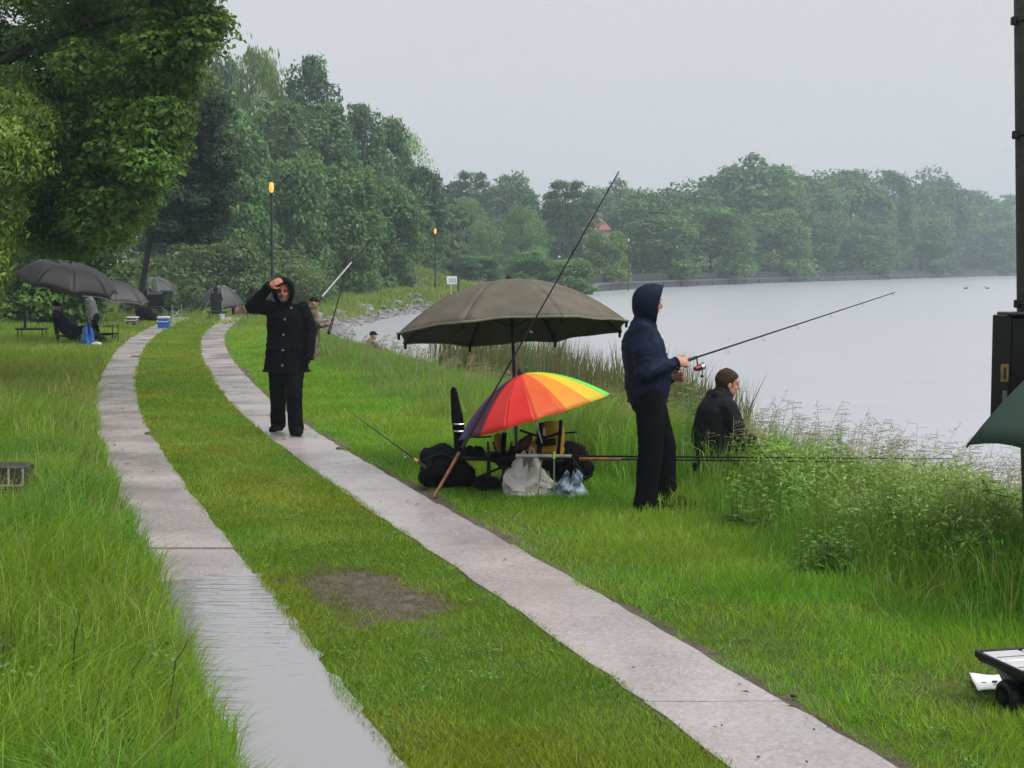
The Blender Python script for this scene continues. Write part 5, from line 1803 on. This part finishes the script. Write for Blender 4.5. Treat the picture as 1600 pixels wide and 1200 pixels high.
hr = F2.J['wrR'] + F2.R @ Vector((-.05, .075, .015))
tip2 = at(1398, 457, 13.2)
dirn = (tip2 - hr).normalized()
rod('spinning rod with a red and silver reel held by the navy angler', hr - dirn * .22, tip2, .0085, .0035, .36, reel=.13, guides=6, bend=.0)
rod('tall rod leaning up across the rainbow and olive umbrellas', at(722, 700, 12.0), at(967, 268, 12.7), .0075, .0052, .4, guides=6)
rod('short rod with an orange grip resting on the black bag', at(668, 732, 12.75), at(538, 637, 15.2), .008, .002, .3, grip2='cork_orange', guides=5)
rod('long pale-jointed pole lying level on the bank sticks behind the navy angler', at(806, 712, 12.25), at(1490, 717, 11.75), .009, .0035, .45, mats=('carbon', 'pale_pole'), guides=0, name='fishing_pole', bend=.0)
rod('second thinner pole lying just below the long level pole', at(905, 717, 12.45), at(1345, 722, 12.0), .008, .004, .35, mats=('carbon', 'wood_stick'), guides=0, name='fishing_pole')
h5 = F5.J['wrR'] + F5.R @ Vector((-.03, .08, .03))
d5 = (at(562, 352, 36) - h5).normalized()
rod('dark rod raised steeply by the angler in camouflage', h5 - d5 * .35, at(562, 352, 36), .02, .012, .5, guides=4)
rod('white-sectioned pole slanting up beside the angler in camouflage', at(490, 478, 33.3), at(583, 372, 35), .02, .012, 1.0, mats=('carbon', 'black_plastic'), guides=0, name='fishing_pole')
MB().tube([at(503, 464, 33.45), at(549, 410, 34.3)], [.021, .017], 8).build('pale_section', 'pale_pole', bpy.data.objects[[o.name for o in bpy.data.objects if o.name.startswith('fishing_pole')][-1]])

# bank sticks
def bank_stick(label, px, d, top_px, clip=None, tilt=0.0, head='black_plastic'):
    top = at(px, top_px, d)
    b = Vector((top.x - tilt, d, lz(top.x, d) - .03))
    t = thing('bank_stick', label, 'rod rest', b, 'bank sticks carrying the long pole')
    MB().tube([b, top], [.006, .006], 8).build('stick', 'steel', t)
    m_ = MB()
    m_.tube([top, top + Vector((0, 0, .02))], [.011, .011], 8)
    m_.tube([top + Vector((-.02, 0, .045)), top + Vector((-.012, 0, .022)), top + Vector((.012, 0, .022)), top + Vector((.02, 0, .045))], .005, 6)
    m_.build('rest_head', head, t)
    if clip: MB().box(top + Vector((0, -.012, .02)), (.022, .014, .06), bev=.004).build('clip', clip, t)
    return t


bank_stick('bank stick with a lime-green clip in front of the white bag', 866, 12.2, 715, 'green_tag')
bank_stick('dark bank stick leaning just left of the lime-clipped one', 846, 12.22, 718, None, .035)
bs = bank_stick('bank stick with a thick black head right of the navy angler', 1086, 12.3, 735)
q = at(1086, 728, 12.3)
MB().tube([q + Vector((0, 0, -.04)), q + Vector((0, 0, .03))], [.012, .02], 8).build('sleeve', 'black_plastic', bs)

# ------------------------------------------------------------------ the middle camp
def lump(name, label, cat, c, r, m, seed, voxel=.014, wr=.02, extra=(), wf=(9, 9, 9)):
    """Soft bag: fused ellipsoids, crumpled."""
    c = Vector(c)
    base = Vector((c.x, c.y, c.z - r[2]))
    mb = MB().ball(c, r, None, 16, 12)
    for e in extra: mb.ball(c + Vector(e[0]), e[1], None, 12, 8)
    o = fuse(name, mb, voxel, m, None, top=base, wrinkle=wr, wf=wf, seed=seed)
    return tag(o, label, cat)


gz = 0.0
p = at(690, 724, 13.0)
mb = MB().box((p.x, 13.0, .15), (.40, .30, .28), Matrix.Rotation(.15, 3, 'Z'), taper=.82, bev=.07)
mb.limb([(p.x - .12, 13.0, .27), (p.x + .02, 12.98, .31), (p.x + .15, 13.0, .25)], [.075, .085, .06], 10)
mb.ball((p.x + .20, 12.95, .12), (.10, .11, .11)).ball((p.x - .10, 12.86, .13), (.09, .06, .08))
mb.limb([(p.x + .18, 12.95, .28), (p.x + .25, 12.93, .34), (p.x + .33, 12.95, .30)], [.045, .04, .03], 8)
bag = tag(fuse('duffel_bag', mb, .013, 'black_cloth', None, top=(p.x, 13.0, 0), wrinkle=.016, wf=(12, 12, 12), seed=1.0), 'black duffel bag on the grass left of the rainbow umbrella', 'bag')
MB().ring((p.x + .02, 12.83, .22), (.1, 1, .1), .09, .012, 16, 6).build('strap', 'black_trousers', bag)
MB().tube([(p.x - .16, 12.86, .26), (p.x, 12.82, .33), (p.x + .17, 12.86, .26)], [.006] * 3, 6).build('zip', 'black_plastic', bag)

p = at(712, 645, 12.9)
sl = thing('rod_sleeve', 'slim upright black rod sleeve standing behind the black bag', 'rod sleeve', (p.x + .02, 12.95, 0))
mb = MB()
mb.limb([(p.x + .05, 12.95, .0), (p.x + .03, 12.95, .45), (p.x + .01, 12.95, .62), (p.x - .015, 12.95, .82), (p.x - .02, 12.95, .86)], [(.045, .02), (.05, .022), (.05, .022), (.03, .02), (.022, .016)], 10, (1, 0, 0))
o = mb.build('sheath', 'black_cloth', sl)
for zz in (.50, .56): MB().ring((p.x + .03, 12.95, zz), (0, 0, 1), .048, .007, 12, 5).build('buckle_band', 'steel', sl)

# folding camp chair under the rainbow umbrella
def folding_chair(label, c, heading, w=.55, d=.5, seat_h=.38, back_h=.85, m='black_cloth', frame='black_metal', group=None, name='folding_chair'):
    c = Vector(c)
    M = Matrix.Translation(c) @ Matrix.Rotation(math.radians(heading), 4, 'Z')
    t = thing(name, label, 'chair', c, group)
    P = lambda x, y, z: M @ Vector((x, y, z))
    for sx in (-1, 1):
        MB().tube([P(sx * w / 2, -d / 2, 0), P(-sx * w / 2 * .9, -d / 2 + .02, seat_h)], .011, 7).build('leg', frame, t)
        MB().tube([P(sx * w / 2, d / 2, 0), P(-sx * w / 2 * .9, d / 2 - .02, seat_h)], .011, 7).build('leg', frame, t)
        MB().tube([P(sx * w / 2, -d / 2, .02), P(sx * w / 2, -d / 2 - .02, seat_h), P(sx * w / 2, -d / 2 - .10, back_h)], .011, 7).build('back_post', frame, t)
        MB().tube([P(sx * w / 2, d / 2, 0), P(sx * w / 2, d / 2, seat_h + .2)], .011, 7).build('arm_post', frame, t)
        MB().grid(lambda i, j: P(sx * (w / 2 + .03 - .06 * j), -d / 2 - .03 + (d + .06) * i, seat_h + .2 - .03 * math.sin(i * math.pi)), 6, 2).build('armrest', m, t, thick=.012)
    MB().grid(lambda i, j: P(-w / 2 + w * i, -d / 2 + d * j, seat_h - .05 * math.sin(i * math.pi) * math.sin(j * math.pi)), 8, 8).build('seat', m, t, thick=.01)
    MB().grid(lambda i, j: P(-w / 2 + w * i, -d / 2 - .02 - .08 * j - .05 * math.sin(i * math.pi), seat_h + .02 + (back_h - seat_h - .02) * j), 8, 6).build('backrest', m, t, thick=.01)
    return t


ch = folding_chair('low black folding chair heaped with bags under the rainbow umbrella', (.05, 13.1, lz(.05, 13.1)), 25, w=.80, d=.5, seat_h=.26, back_h=.33)
mb = MB()
mb.tube([at(722, 716, 12.75), at(800, 717, 12.7), at(880, 720, 12.75)], .02, 8).build('side_rail', 'black_metal', ch)
for px0, px1 in ((762, 768), (770, 800), (800, 776)):
    MB().tube([at(px0, 690, 12.75), at(px1, 776, 12.7)], .010, 7).build('frame_bar', 'black_metal', ch)
# yellow and black backpack on the chair
def soft_box(name, label, cat, c, s, m, seed, rot=0.0, wr=.012, extra=()):
    mb = MB().box(c, s, Matrix.Rotation(rot, 3, 'Y'), taper=.9, bev=min(s) * .3)
    for q_, r_ in extra: mb.ball(q_, r_)
    return tag(fuse(name, mb, .011, m, None, top=(c[0], c[1], c[2] - s[2] / 2), wrinkle=wr, wf=(14, 14, 14), seed=seed), label, cat)


p = at(860, 684, 12.78)
bp_ = soft_box('backpack', 'yellow and black backpack with maroon side lying on the folding chair', 'backpack', (p.x, 12.80, .44), (.25, .17, .30), 'yellow_fabric', 3.0, .12, extra=(((p.x - .15, 12.78, .36), (.10, .08, .075)),))
for a, b_, w_ in (((846, 668), (842, 712), .020), ((876, 664), (872, 712), .015)):
    q0, q1 = at(*a, 12.69), at(*b_, 12.67)
    MB().tube([q0 + Vector((0, .05, .03)), q0, q1, q1 + Vector((0, .05, -.03))], [(w_, .010)] * 4, 8, (1, 0, 0)).build('strap', 'black_cloth', bp_)
MB().tube([at(838, 690, 12.685), at(850, 692, 12.675), at(868, 690, 12.685)], [(.008, .03)] * 3, 8, (0, 1, 0)).build('strap', 'black_cloth', bp_)
MB().limb([at(808, 706, 12.71), at(818, 694, 12.69), at(827, 684, 12.70)], [.035, .05, .03], 10).build('side_pocket', 'maroon_fabric', bp_)
MB().tube([at(850, 680, 12.67), at(850, 667, 12.67)], [.012, .012], 8).build('bottle', 'white_plastic', bp_)
MB().tube([at(850, 668, 12.67), at(850, 663, 12.67)], [.013, .013], 8).build('bottle_cap', 'nylon_red', bp_)
MB().tube([at(812, 672, 12.67), at(832, 679, 12.66), at(852, 684, 12.66), at(878, 675, 12.67)], .010, 6).build('cord', 'black_cloth', bp_)
p = at(779, 690, 12.9)
yp = soft_box('yellow_pouch', 'small yellow pouch with a black flap at the left end of the folding chair', 'bag', (p.x, 12.9, .40), (.085, .07, .17), 'yellow_fabric', 5.0, -.1, .008)
MB().tube([at(788, 676, 12.85), at(786, 706, 12.85)], [(.022, .02)] * 2, 8, (1, 0, 0)).build('flap', 'black_cloth', yp)
for k, (a, b_) in enumerate((((798, 700), (815, 712)), ((742, 700), (752, 712)), ((775, 716), (800, 730)))):
    q0, q1 = at(*a, 12.8), at(*b_, 12.78)
    soft_box('tackle_pouch', ('black tackle pouch lying between the yellow pouch and the backpack', 'black tackle pouch beside the wooden stick and duffel bag', 'black tackle pouch hanging below the chair seat by the white bag')[k], 'bag', tuple((q0 + q1) / 2), (.13, .10, .10), 'black_cloth', k * 2.0, .2, .012)
p = at(893, 724, 12.9)
nb = lump('net_bag', 'slack black net bag slung at the right end of the folding chair', 'bag', (p.x - .02, 12.98, .22), (.19, .12, .19), 'black_cloth', 6.0, wr=.02, extra=(((.10, 0, -.06), (.12, .1, .10)), ((-.16, 0, .04), (.14, .1, .10))))
for k, (a, b_) in enumerate((((888, 705), (920, 755)), ((897, 716), (898, 740)), ((925, 742), (885, 757)))):
    MB().tube([at(*a, 12.84), at(*b_, 12.84)], .004, 5).build('net_rod', 'grey_canvas', nb)


# crumpled white carrier bag and blue one
def carrier(name, label, px, py, d, size, m, seed, n=26):
    p = at(px, py, d)
    z = lz(p.x, d)
    g = random.Random(seed)
    t = thing(name, label, 'bag', (p.x, d, z))
    sx, sy, sz = size

    def fn(i, j):
        a = 2 * math.pi * j
        h = i
        rad = (1 - .12 * h - .55 * h ** 3)
        k = 1 + .5 * mnoise.noise(Vector((math.cos(a) * 2.2 + seed, math.sin(a) * 2.2, h * 3.2))) + .18 * abs(mnoise.noise(Vector((math.cos(a) * 6, math.sin(a) * 6 + seed, h * 8))))
        zz = h * sz * (1 + .8 * mnoise.noise(Vector((math.cos(a) * 1.7, math.sin(a) * 1.7 + seed * 3, 5))))
        return Vector((p.x + math.cos(a) * sx * rad * k + .12 * sx * h, d + math.sin(a) * sy * rad * k, z + .01 + zz))
    MB().grid(fn, 14, n).build('bag_body', m, t, thick=.004, angle=28)
    return t


wb = carrier('plastic_bag', 'crumpled white plastic carrier bag on the grass under the rainbow umbrella', 824, 750, 12.45, (.20, .13, .30), 'white_bag', 2)
for px_, py_ in ((833, 728), (845, 762), (838, 757), (860, 770)):
    q = at(px_, py_, 12.29)
    MB().ball(q, (.010, .004, .006), Matrix.Rotation(px_, 3, 'Y'), 8, 5).build('print_mark', 'dark_spot' if px_ != 833 else 'maroon_fabric', wb)
carrier('plastic_bag', 'crumpled blue and white plastic bag right of the white one', 890, 760, 12.4, (.12, .10, .20), 'blue_bag', 7)
# wooden stick
st = thing('wooden_stick', 'brown wooden stick leaning on the black bag, foot beside the path', 'stick', at(675, 781, 12.4))
MB().tube([at(675, 781, 12.4), at(697, 744, 12.5), at(718, 707, 12.62)], [.012, .014, .015], 10).build('shaft', 'wood_stick', st)
MB().tube([at(674, 783, 12.39), at(678, 777, 12.41)], [.013, .0145], 10).build('end_cap', 'dark_spot', st)
p = at(762, 770, 12.6)
lump('dark_pouch', 'flat black pouch lying in the grass below the folding chair', 'bag', (p.x, 12.75, .07), (.13, .10, .07), 'black_cloth', 9.0, wr=.012)

# low seat under the sitting angler
sb = thing('seat_box', 'low black seat box under the brown-haired angler', 'seat box', (F3.loc.x - .08, 13.42, base3))
MB().box((F3.loc.x - .08, 13.42, base3 + .06), (.34, .34, .12), bev=.015).build('box', 'black_plastic', sb)
MB().box((F3.loc.x - .08, 13.42, base3 + .135), (.36, .36, .03), bev=.012).build('cushion', 'black_cloth', sb)

# ------------------------------------------------------------------ right edge: pole with open box, tackle tray, sheet of paper
pole = thing('utility_pole', 'dark pole rising out of the top right corner', 'pole', (3.27, 9.4, lz(3.27, 9.4)))
pt = [Vector((3.27, 9.4, lz(3.27, 9.4))), Vector((3.185, 9.4, 1.5)), Vector((3.11, 9.4, 3.6)), Vector((3.03, 9.4, 6.3))]
MB().tube(pt, [.092, .09, .088, .08], 18).build('shaft', 'pole_dark', pole)
for zz in (1.66, 2.68, 3.36):
    x_ = float(np.interp(zz, [1.5, 3.6], [3.185, 3.11]))
    MB().ring((x_, 9.4, zz), (0, 0, 1), .092, .010, 20, 6).build('band', 'black_metal', pole)
    MB().box((x_ - .10, 9.38, zz), (.03, .04, .05), bev=.005).build('lug', 'black_metal', pole)
cab = thing('control_box', 'black metal box with a yellow sticker fixed to the dark pole', 'box', (3.12, 9.22, .85))
MB().box((3.14, 9.21, 1.225), (.36, .2, .73), bev=.012).build('housing', 'black_plastic', cab)
Rd = Matrix.Rotation(math.radians(-22), 3, 'Z')
dr_ = MB().box((2.915, 9.14, 1.22), (.105, .03, .76), Rd, bev=.006).build('door', 'black_metal', cab)
MB().box((2.93, 9.115, 1.255), (.044, .008, .105), Rd).build('yellow_sticker', 'sticker_yellow', dr_)
MB().box((2.93, 9.108, 1.255), (.016, .004, .07), Rd).build('sticker_mark', 'dark_spot', dr_)
MB().box((2.935, 9.118, 1.11), (.026, .008, .08), Rd).build('grey_sticker', 'sticker_grey', dr_)
MB().box((3.14, 9.205, 1.603), (.40, .24, .022), bev=.006).build('lid', 'black_plastic', cab)

tr = thing('tackle_tray', 'black tackle tray with white compartments at the right edge', 'tray', (2.32, 6.5, lz(2.32, 6.5)))
Rt = Matrix.Rotation(math.radians(14), 3, 'Z')
C_ = Vector((2.34, 6.45, .19))
MB().box(C_, (.58, .36, .03), Rt, bev=.012).build('tray_base', 'black_plastic', tr)
for dx, dy, sx, sy in ((0, -.175, .6, .014), (0, .175, .6, .014), (-.295, 0, .014, .36), (.295, 0, .014, .36)):
    MB().box(C_ + Rt @ Vector((dx, dy, .022)), (sx, sy, .03), Rt, bev=.004).build('rim', 'black_plastic', tr)
for i in range(3):
    for j in range(2):
        c_ = C_ + Rt @ Vector((-.19 + i * .19, -.085 + j * .17, .024))
        lid = MB().box(c_, (.178, .155, .016), Rt, bev=.006).build('compartment_lid', 'white_plastic', tr)
        MB().box(c_ + Rt @ Vector((0, -.03, .009)), (.16, .004, .004), Rt).build('lid_ridge', 'sticker_grey', lid)
MB().box(Vector((2.24, 6.47, .12)), (.20, .18, .12), Rt, taper=1.3, bev=.02).build('pedestal', 'black_plastic', tr)
for sx in (-1, 1):
    q = Vector((2.19 + .09 * sx, 6.36 - .03 * sx, .062))
    MB().ring(q, (1, .25, 0), .055, .024, 18, 8).tube([q - Vector((.03, 0, 0)), q + Vector((.03, 0, 0))], .03, 10).build('foot_roller', 'black_plastic', tr)
MB().box((2.24, 6.45, .04), (.26, .2, .075), Rt, bev=.02).build('base_box', 'black_plastic', tr)

pp = thing('paper_sheet', 'white sheet of paper lying in the grass by the tackle tray', 'paper', (at(1543, 1092, 6.68).x, 6.68, 0))
q = at(1543, 1092, 6.68)
MB().grid(lambda i, j: q + Vector((.15 * (i - .5) + .02 * j, .20 * (j - .5), (.20 * (j - .5)) * .10 + .075 + .006 * math.sin(i * 4 + j * 2) + .003 * math.sin(j * 9))), 8, 8).build('sheet', 'paper', pp, thick=.002)
for a, b_ in ((-.025, .01), (.02, -.015), (.03, .03)):
    MB().box(q + Vector((a, b_ - .03, .078 + (b_ - .03) * .1)), (.022, .012, .006)).build('print_mark', 'dark_spot', pp)
p = at(1240, 1108, 6.55)
MB().box((p.x, 6.55, .026), (.03, .02, .012), bev=.004).build('scrap', 'black_plastic')
tag(bpy.data.objects['scrap'], 'small dark scrap lying on the near right concrete strip', 'litter')

# left edge: seat box in the grass
lb = thing('tackle_box', 'dark ribbed tackle box with pale edges at the left edge in the grass', 'tackle box', (-4.2, 12.3, lz(-4.2, 12.3)))
bx0 = -4.135
MB().box((bx0, 12.3, .225), (.48, .30, .145), bev=.01).build('lid', 'dark_plastic_green', lb)
for xx in (bx0 + .238, bx0 + .125, bx0 - .115): MB().box((xx, 12.146, .215), (.013, .012, .132)).build('edge_trim', 'pale_pole', lb)
MB().box((bx0, 12.146, .148), (.484, .014, .012)).build('bottom_trim', 'pale_pole', lb)
MB().box((bx0, 12.3, .075), (.40, .26, .145), taper=1.08, bev=.012).build('lower_box', 'black_plastic', lb)
for xx in (-.16, -.05, .06, .16): MB().tube([(bx0 + xx, 12.16, .14), (bx0 + xx + .02, 12.13, .0)], .008, 6).build('strut', 'black_metal', lb)

# ------------------------------------------------------------------ far-left camp and the group beyond the crest
folding_chair('black recliner chair under the reclining man in navy', (F4.loc.x - .06, 37.02, lz(F4.loc.x, 37)), -78, w=.56, d=.5, seat_h=.24, back_h=.78)
X = at(167, 530, 37.4).x
folding_chair('empty low black folding chair right of the reclining man', (X, 37.4, lz(X, 37.4)), -60, w=.5, d=.42, seat_h=.28, back_h=.62)
X = at(50, 520, 38.2).x
tb_ = thing('side_tray', 'black side tray on legs left of the reclining man', 'tray', (X, 38.2, lz(X, 38.2)))
MB().box((X, 38.2, .36), (.72, .4, .05), bev=.01).build('tray_top', 'black_plastic', tb_)
for sx in (-1, 1):
    for sy in (-1, 1):
        MB().tube([(X + sx * .32, 38.2 + sy * .16, 0), (X + sx * .30, 38.2 + sy * .16, .35)], .012, 6).build('leg', 'black_metal', tb_)
MB().tube([(X - .14, 38.1, .36), (X - .14, 38.1, .95)], .035, 8).build('upright', 'black_plastic', tb_)
X = at(137, 520, 36.3).x
carrier('blue_bag', 'small bright blue bag beside the reclining man', 137, 520, 36.3, (.15, .12, .42), 'blue_plastic', 4)
X = at(143, 490, 41).x
gh = thing('grey_holdall', 'upright grey rod holdall standing behind the blue bag', 'holdall', (X, 41, lz(X, 41)))
MB().limb([(X, 41, 0), (X, 41, .45), (X + .02, 41, .75), (X - .02, 41, .98)], [.06, .10, .15, .12], 10).build('sleeve', 'grey_coat', gh)
MB().ball((X + .14, 40.95, .55), (.09, .08, .12)).build('pocket', 'black_cloth', gh)
X = at(150, 545, 36.2).x
lump('white_tub', 'white crumpled bag in the grass at the feet of the reclining man', 'bag', (X, 36.2, .07), (.14, .1, .07), 'white_plastic', 2.5, voxel=.02, wr=.015)


def cool_box(label, px, d, w, h, m, dx=0):
    X = at(px, 500, d).x
    z = max(lz(X, d), -.8 * float(smooth01(57, 75, d)) + .0) + .01
    t = thing('cool_box', label, 'cool box', (X, d, z), 'cool boxes by the left strip')
    MB().box((X, d, z + h * .4), (w, w * .75, h * .8), taper=1.06, bev=.02).build('tub', m, t)
    MB().box((X, d, z + h * .9), (w * 1.1, w * .85, h * .2), bev=.02).build('lid', 'white_plastic', t)
    MB().tube([(X - w * .5, d - w * .42, z + h * .7), (X - w * .45, d - w * .5, z + h * .55), (X + w * .45, d - w * .5, z + h * .55), (X + w * .5, d - w * .42, z + h * .7)], .012, 6).build('handle', 'white_plastic', t)
    return t


cool_box('bright blue cool box with white lid beside the left strip', 256, 47.6, .34, .36, 'blue_plastic')
cool_box('low pale-lidded cool box behind the bright blue one', 207, 50.5, .36, .26, 'grey_coat')
X = at(226, 495, 53.5).x
lump('rucksack', 'black rucksack between the two cool boxes', 'bag', (X, 53.5, lz(X, 53.5) + .25), (.30, .22, .27), 'black_cloth', 3.3, voxel=.03, wr=.03, extra=(((.28, 0, -.12), (.22, .2, .15)),))
X = at(247, 495, 57).x
folding_chair('black folding chair with high back just beyond the blue cool box', (X, 57, lz(X, 57)), -150, w=.62, d=.5, seat_h=.4, back_h=.86)
X = at(270, 495, 56.5).x
folding_chair('black folding stool with pale crossed legs by the end of the left strip', (X, 56.5, lz(X, 56.5)), -120, w=.5, d=.4, seat_h=.36, back_h=.42, frame='pale_pole')
X = at(340, 510, 55).x
z = lz(X, 55)
tt = thing('tackle_table', 'low black tackle table beside the far end of the right strip', 'table', (X, 55, z))
MB().box((X, 55, z + .30), (.72, .4, .05), bev=.01).build('table_top', 'black_plastic', tt)
for sx in (-1, 1):
    for sy in (-1, 1):
        MB().tube([(X + sx * .33, 55 + sy * .17, z), (X + sx * .25, 55 + sy * .17, z + .28)], .014, 6).build('leg', 'black_metal', tt)
X = at(346, 512, 54.5).x
cb = thing('bait_tub', 'white bait tub under the low tackle table', 'tub', (X, 54.5, lz(X, 54.5)))
MB().tube([(X, 54.5, lz(X, 54.5)), (X, 54.5, lz(X, 54.5) + .2)], [.10, .12], 12).build('tub', 'white_plastic', cb)
MB().tube([(X, 54.5, lz(X, 54.5) + .2), (X, 54.5, lz(X, 54.5) + .225)], [.13, .13], 12).build('lid', 'white_plastic', cb)
X = at(356, 516, 54.3).x
cb = thing('bait_box', 'flat white bait box right of the tall bait tub', 'box', (X, 54.3, lz(X, 54.3)))
MB().box((X, 54.3, lz(X, 54.3) + .06), (.22, .16, .11), bev=.012).build('tray', 'white_plastic', cb)
MB().box((X, 54.3, lz(X, 54.3) + .125), (.235, .175, .02), bev=.008).build('lid', 'white_plastic', cb)
X = at(378, 495, 71).x
folding_chair('brown camouflage folding chair between the far figures', (X, 71, lz(X, 71)), 200, w=.55, d=.5, seat_h=.38, back_h=.75, m='camo_red')

# ------------------------------------------------------------------ lamps, signs, house, ducks
def lamp_post(label, px, top, d, lit=True, s=1.0):
    p = at(px, top, d)
    z = lz(p.x, d) - .02
    t = thing('street_lamp', label, 'street lamp', (p.x, d, z), 'street lamps along the banks')
    H_ = p.z - z
    MB().tube([(p.x, d, z), (p.x, d, z + .6), (p.x, d, z + .62), (p.x, d, z + H_ - .55)], [.10, .10, .065, .05], 10).build('post', 'lamp_pole', t)
    MB().tube([(p.x, d, z + H_ - .58), (p.x, d, z + H_ - .5), (p.x, d, z + H_ - .48)], [.055, .075, .075], 10).build('collar', 'lamp_pole', t)
    MB().tube([(p.x, d, z + H_ - .48), (p.x, d, z + H_ - .30), (p.x, d, z + H_ - .12), (p.x, d, z + H_ - .06)], [.055 * s, .10 * s, .08 * s, .035 * s], 12).build('lantern', 'lamp_glass' if lit else 'lamp_pale', t)
    MB().tube([(p.x, d, z + H_ - .07), (p.x, d, z + H_ - .03), (p.x, d, z + H_)], [.07 * s, .055 * s, .01], 12).build('cap', 'lamp_pole', t)
    return t


lamp_post('nearest street lamp, glowing orange above the walking man', 424, 282, 62)
lamp_post('second glowing street lamp, near the white sign', 680, 356, 122)
lamp_post('pale unlit street lamp behind the left end of the quay wall', 982, 372, 196, lit=False)
lamp_post('far street lamp glowing orange among the trees of the far bank', 1300, 370, dq(1300, 2.5), s=3.2)  # lantern oversized: its glow is put into the shape
lamp_post('far unlit street lamp standing against the trees below the tallest crown', 1165, 362, dq(1165, 3), lit=False)


def sign(label, px, py, d, w, h):
    p = at(px, py, d)
    z = lz(p.x, d)
    t = thing('sign_board', label, 'sign', (p.x, d, z))
    MB().tube([(p.x - w * .1, d + .03, z), (p.x - w * .1, d + .03, p.z)], .04, 8).build('post', 'sign_grey', t)
    MB().box((p.x, d, p.z), (w, .05, h), bev=.01).build('board', 'sign_white', t)
    MB().box((p.x + w * .06, d - .028, p.z - h * .02), (w * .7, .006, h * .55)).build('print_panel', 'sign_grey', t)
    return t


s1 = sign('white board on a post right of the second street lamp', 706, 438, 118, .78, .62)
p = at(716, 438, 117.5)
MB().tube([(p.x, 117.6, lz(p.x, 117.6)), (p.x, 117.6, p.z + .35)], .07, 8).build('bollard_post', 'lamp_pole', s1)
sign('small white board at the top of the far quay wall', 1137, 423, dq(1137, 6), 1.2, .9)

# concrete footpath climbing the far left bank
mb = MB()
vs = []
fpts = [(-9.3, 134.5), (-8.9, 131.5), (-8.4, 128.5), (-7.8, 125.5), (-7.0, 122.8), (-6.2, 121.0)]
for k, (a, b_) in enumerate(fpts):
    for w in (-.3, .3):
        vs.append((a + w, b_ + w * .3, lz(a + w, b_ + w * .3) + .3))
    for w in (-.3, .3):
        vs.append((a + w, b_ + w * .3, lz(a + w, b_ + w * .3) - .1))
fs = []
for k in range(len(fpts) - 1):
    b0 = 4 * k
    fs += [(b0, b0 + 1, b0 + 5, b0 + 4), (b0 + 1, b0 + 3, b0 + 7, b0 + 5), (b0 + 2, b0, b0 + 4, b0 + 6)]
fs += [(0, 2, 3, 1), (len(vs) - 4, len(vs) - 3, len(vs) - 1, len(vs) - 2)]
structure(mb.add(vs, fs).build('footpath', 'quay_coping', smooth=False))

# house with the red roof
hp = at(930, 345, 232)
hx, hy, hzz = hp.x, 232.0, lz(hp.x, 232)
ho = thing('brick_house', 'house with a red tiled roof half hidden by the trees beyond the quay', 'house', (hx, hy, hzz))
top_ = at(930, 341, 232).z; ev = at(930, 360, 232).z
MB().box((hx, hy, (hzz + ev) / 2), (4.0, 6, ev - hzz)).build('wall', 'house_wall', ho, smooth=False)
ro_ = MB().add([(hx - 2.3, hy - 3.5, ev), (hx + 2.3, hy - 3.5, ev), (hx + 2.3, hy + 3.5, ev), (hx - 2.3, hy + 3.5, ev), (hx - .9, hy, top_), (hx + .9, hy, top_)],
               [(0, 1, 5, 4), (1, 2, 5), (2, 3, 4, 5), (3, 0, 4), (3, 2, 1, 0)]).build('roof', 'roof_tile', ho, smooth=False)
MB().box((hx - .8, hy + .4, top_ + .1), (.6, .6, 1.2)).build('chimney', 'roof_tile', ro_, smooth=False)
for xx in (-1.1, 1.0):
    wdw = MB().box((hx + xx, hy - 3.02, hzz + (ev - hzz) * .7), (1.0, .06, 1.2)).build('window', 'sign_white', ho, smooth=False)
    MB().box((hx + xx, hy - 3.06, hzz + (ev - hzz) * .7), (.8, .04, 1.0)).build('pane', 'window_dark', wdw, smooth=False)


def duck(label, px, py, flip):
    d = FPX * (CAMH - WATER_Z) / (py - HROW)
    X = at(px, py, d).x
    t = thing('duck', label, 'duck', (X, d, WATER_Z), 'ducks swimming on the canal')
    s = 1.25 * flip
    mb = MB()
    mb.limb([(X - .24 * s, d, WATER_Z + .16), (X - .12 * s, d, WATER_Z + .08), (X + .1 * s, d, WATER_Z + .08), (X + .2 * s, d, WATER_Z + .12)], [.03, .10, .11, .06], 10)
    mb.limb([(X + .17 * s, d, WATER_Z + .12), (X + .22 * s, d, WATER_Z + .24), (X + .25 * s, d, WATER_Z + .27)], [.05, .04, .055], 8)
    mb.build('body', 'duck', t)
    MB().tube([(X + .29 * s, d, WATER_Z + .27), (X + .38 * s, d, WATER_Z + .25)], [.022, .012], 6).build('bill', 'cork_orange', t)


duck('left one of two ducks swimming off the far quay', 1509, 451, 1)
duck('right one of two ducks swimming off the far quay', 1543, 451, -1)

# ------------------------------------------------------------------ damp air
hm = bpy.data.materials.new('haze'); hm.use_nodes = True
N, L = hm.node_tree.nodes, hm.node_tree.links
N.remove(N['Principled BSDF'])
pv = N.new('ShaderNodeVolumePrincipled')
pv.inputs['Color'].default_value = (.72, .88, 1.0, 1)
pv.inputs['Density'].default_value = .0008
pv.inputs['Anisotropy'].default_value = .2
L.new(pv.outputs[0], N['Material Output'].inputs['Volume'])
M_['haze'] = hm
hz_ = MB().box((150, 480, 21), (1900, 1200, 52)).build('haze', 'haze', smooth=False)
tag(hz_, 'thin grey-blue rain haze hanging over canal and woods', 'haze', kind='stuff')
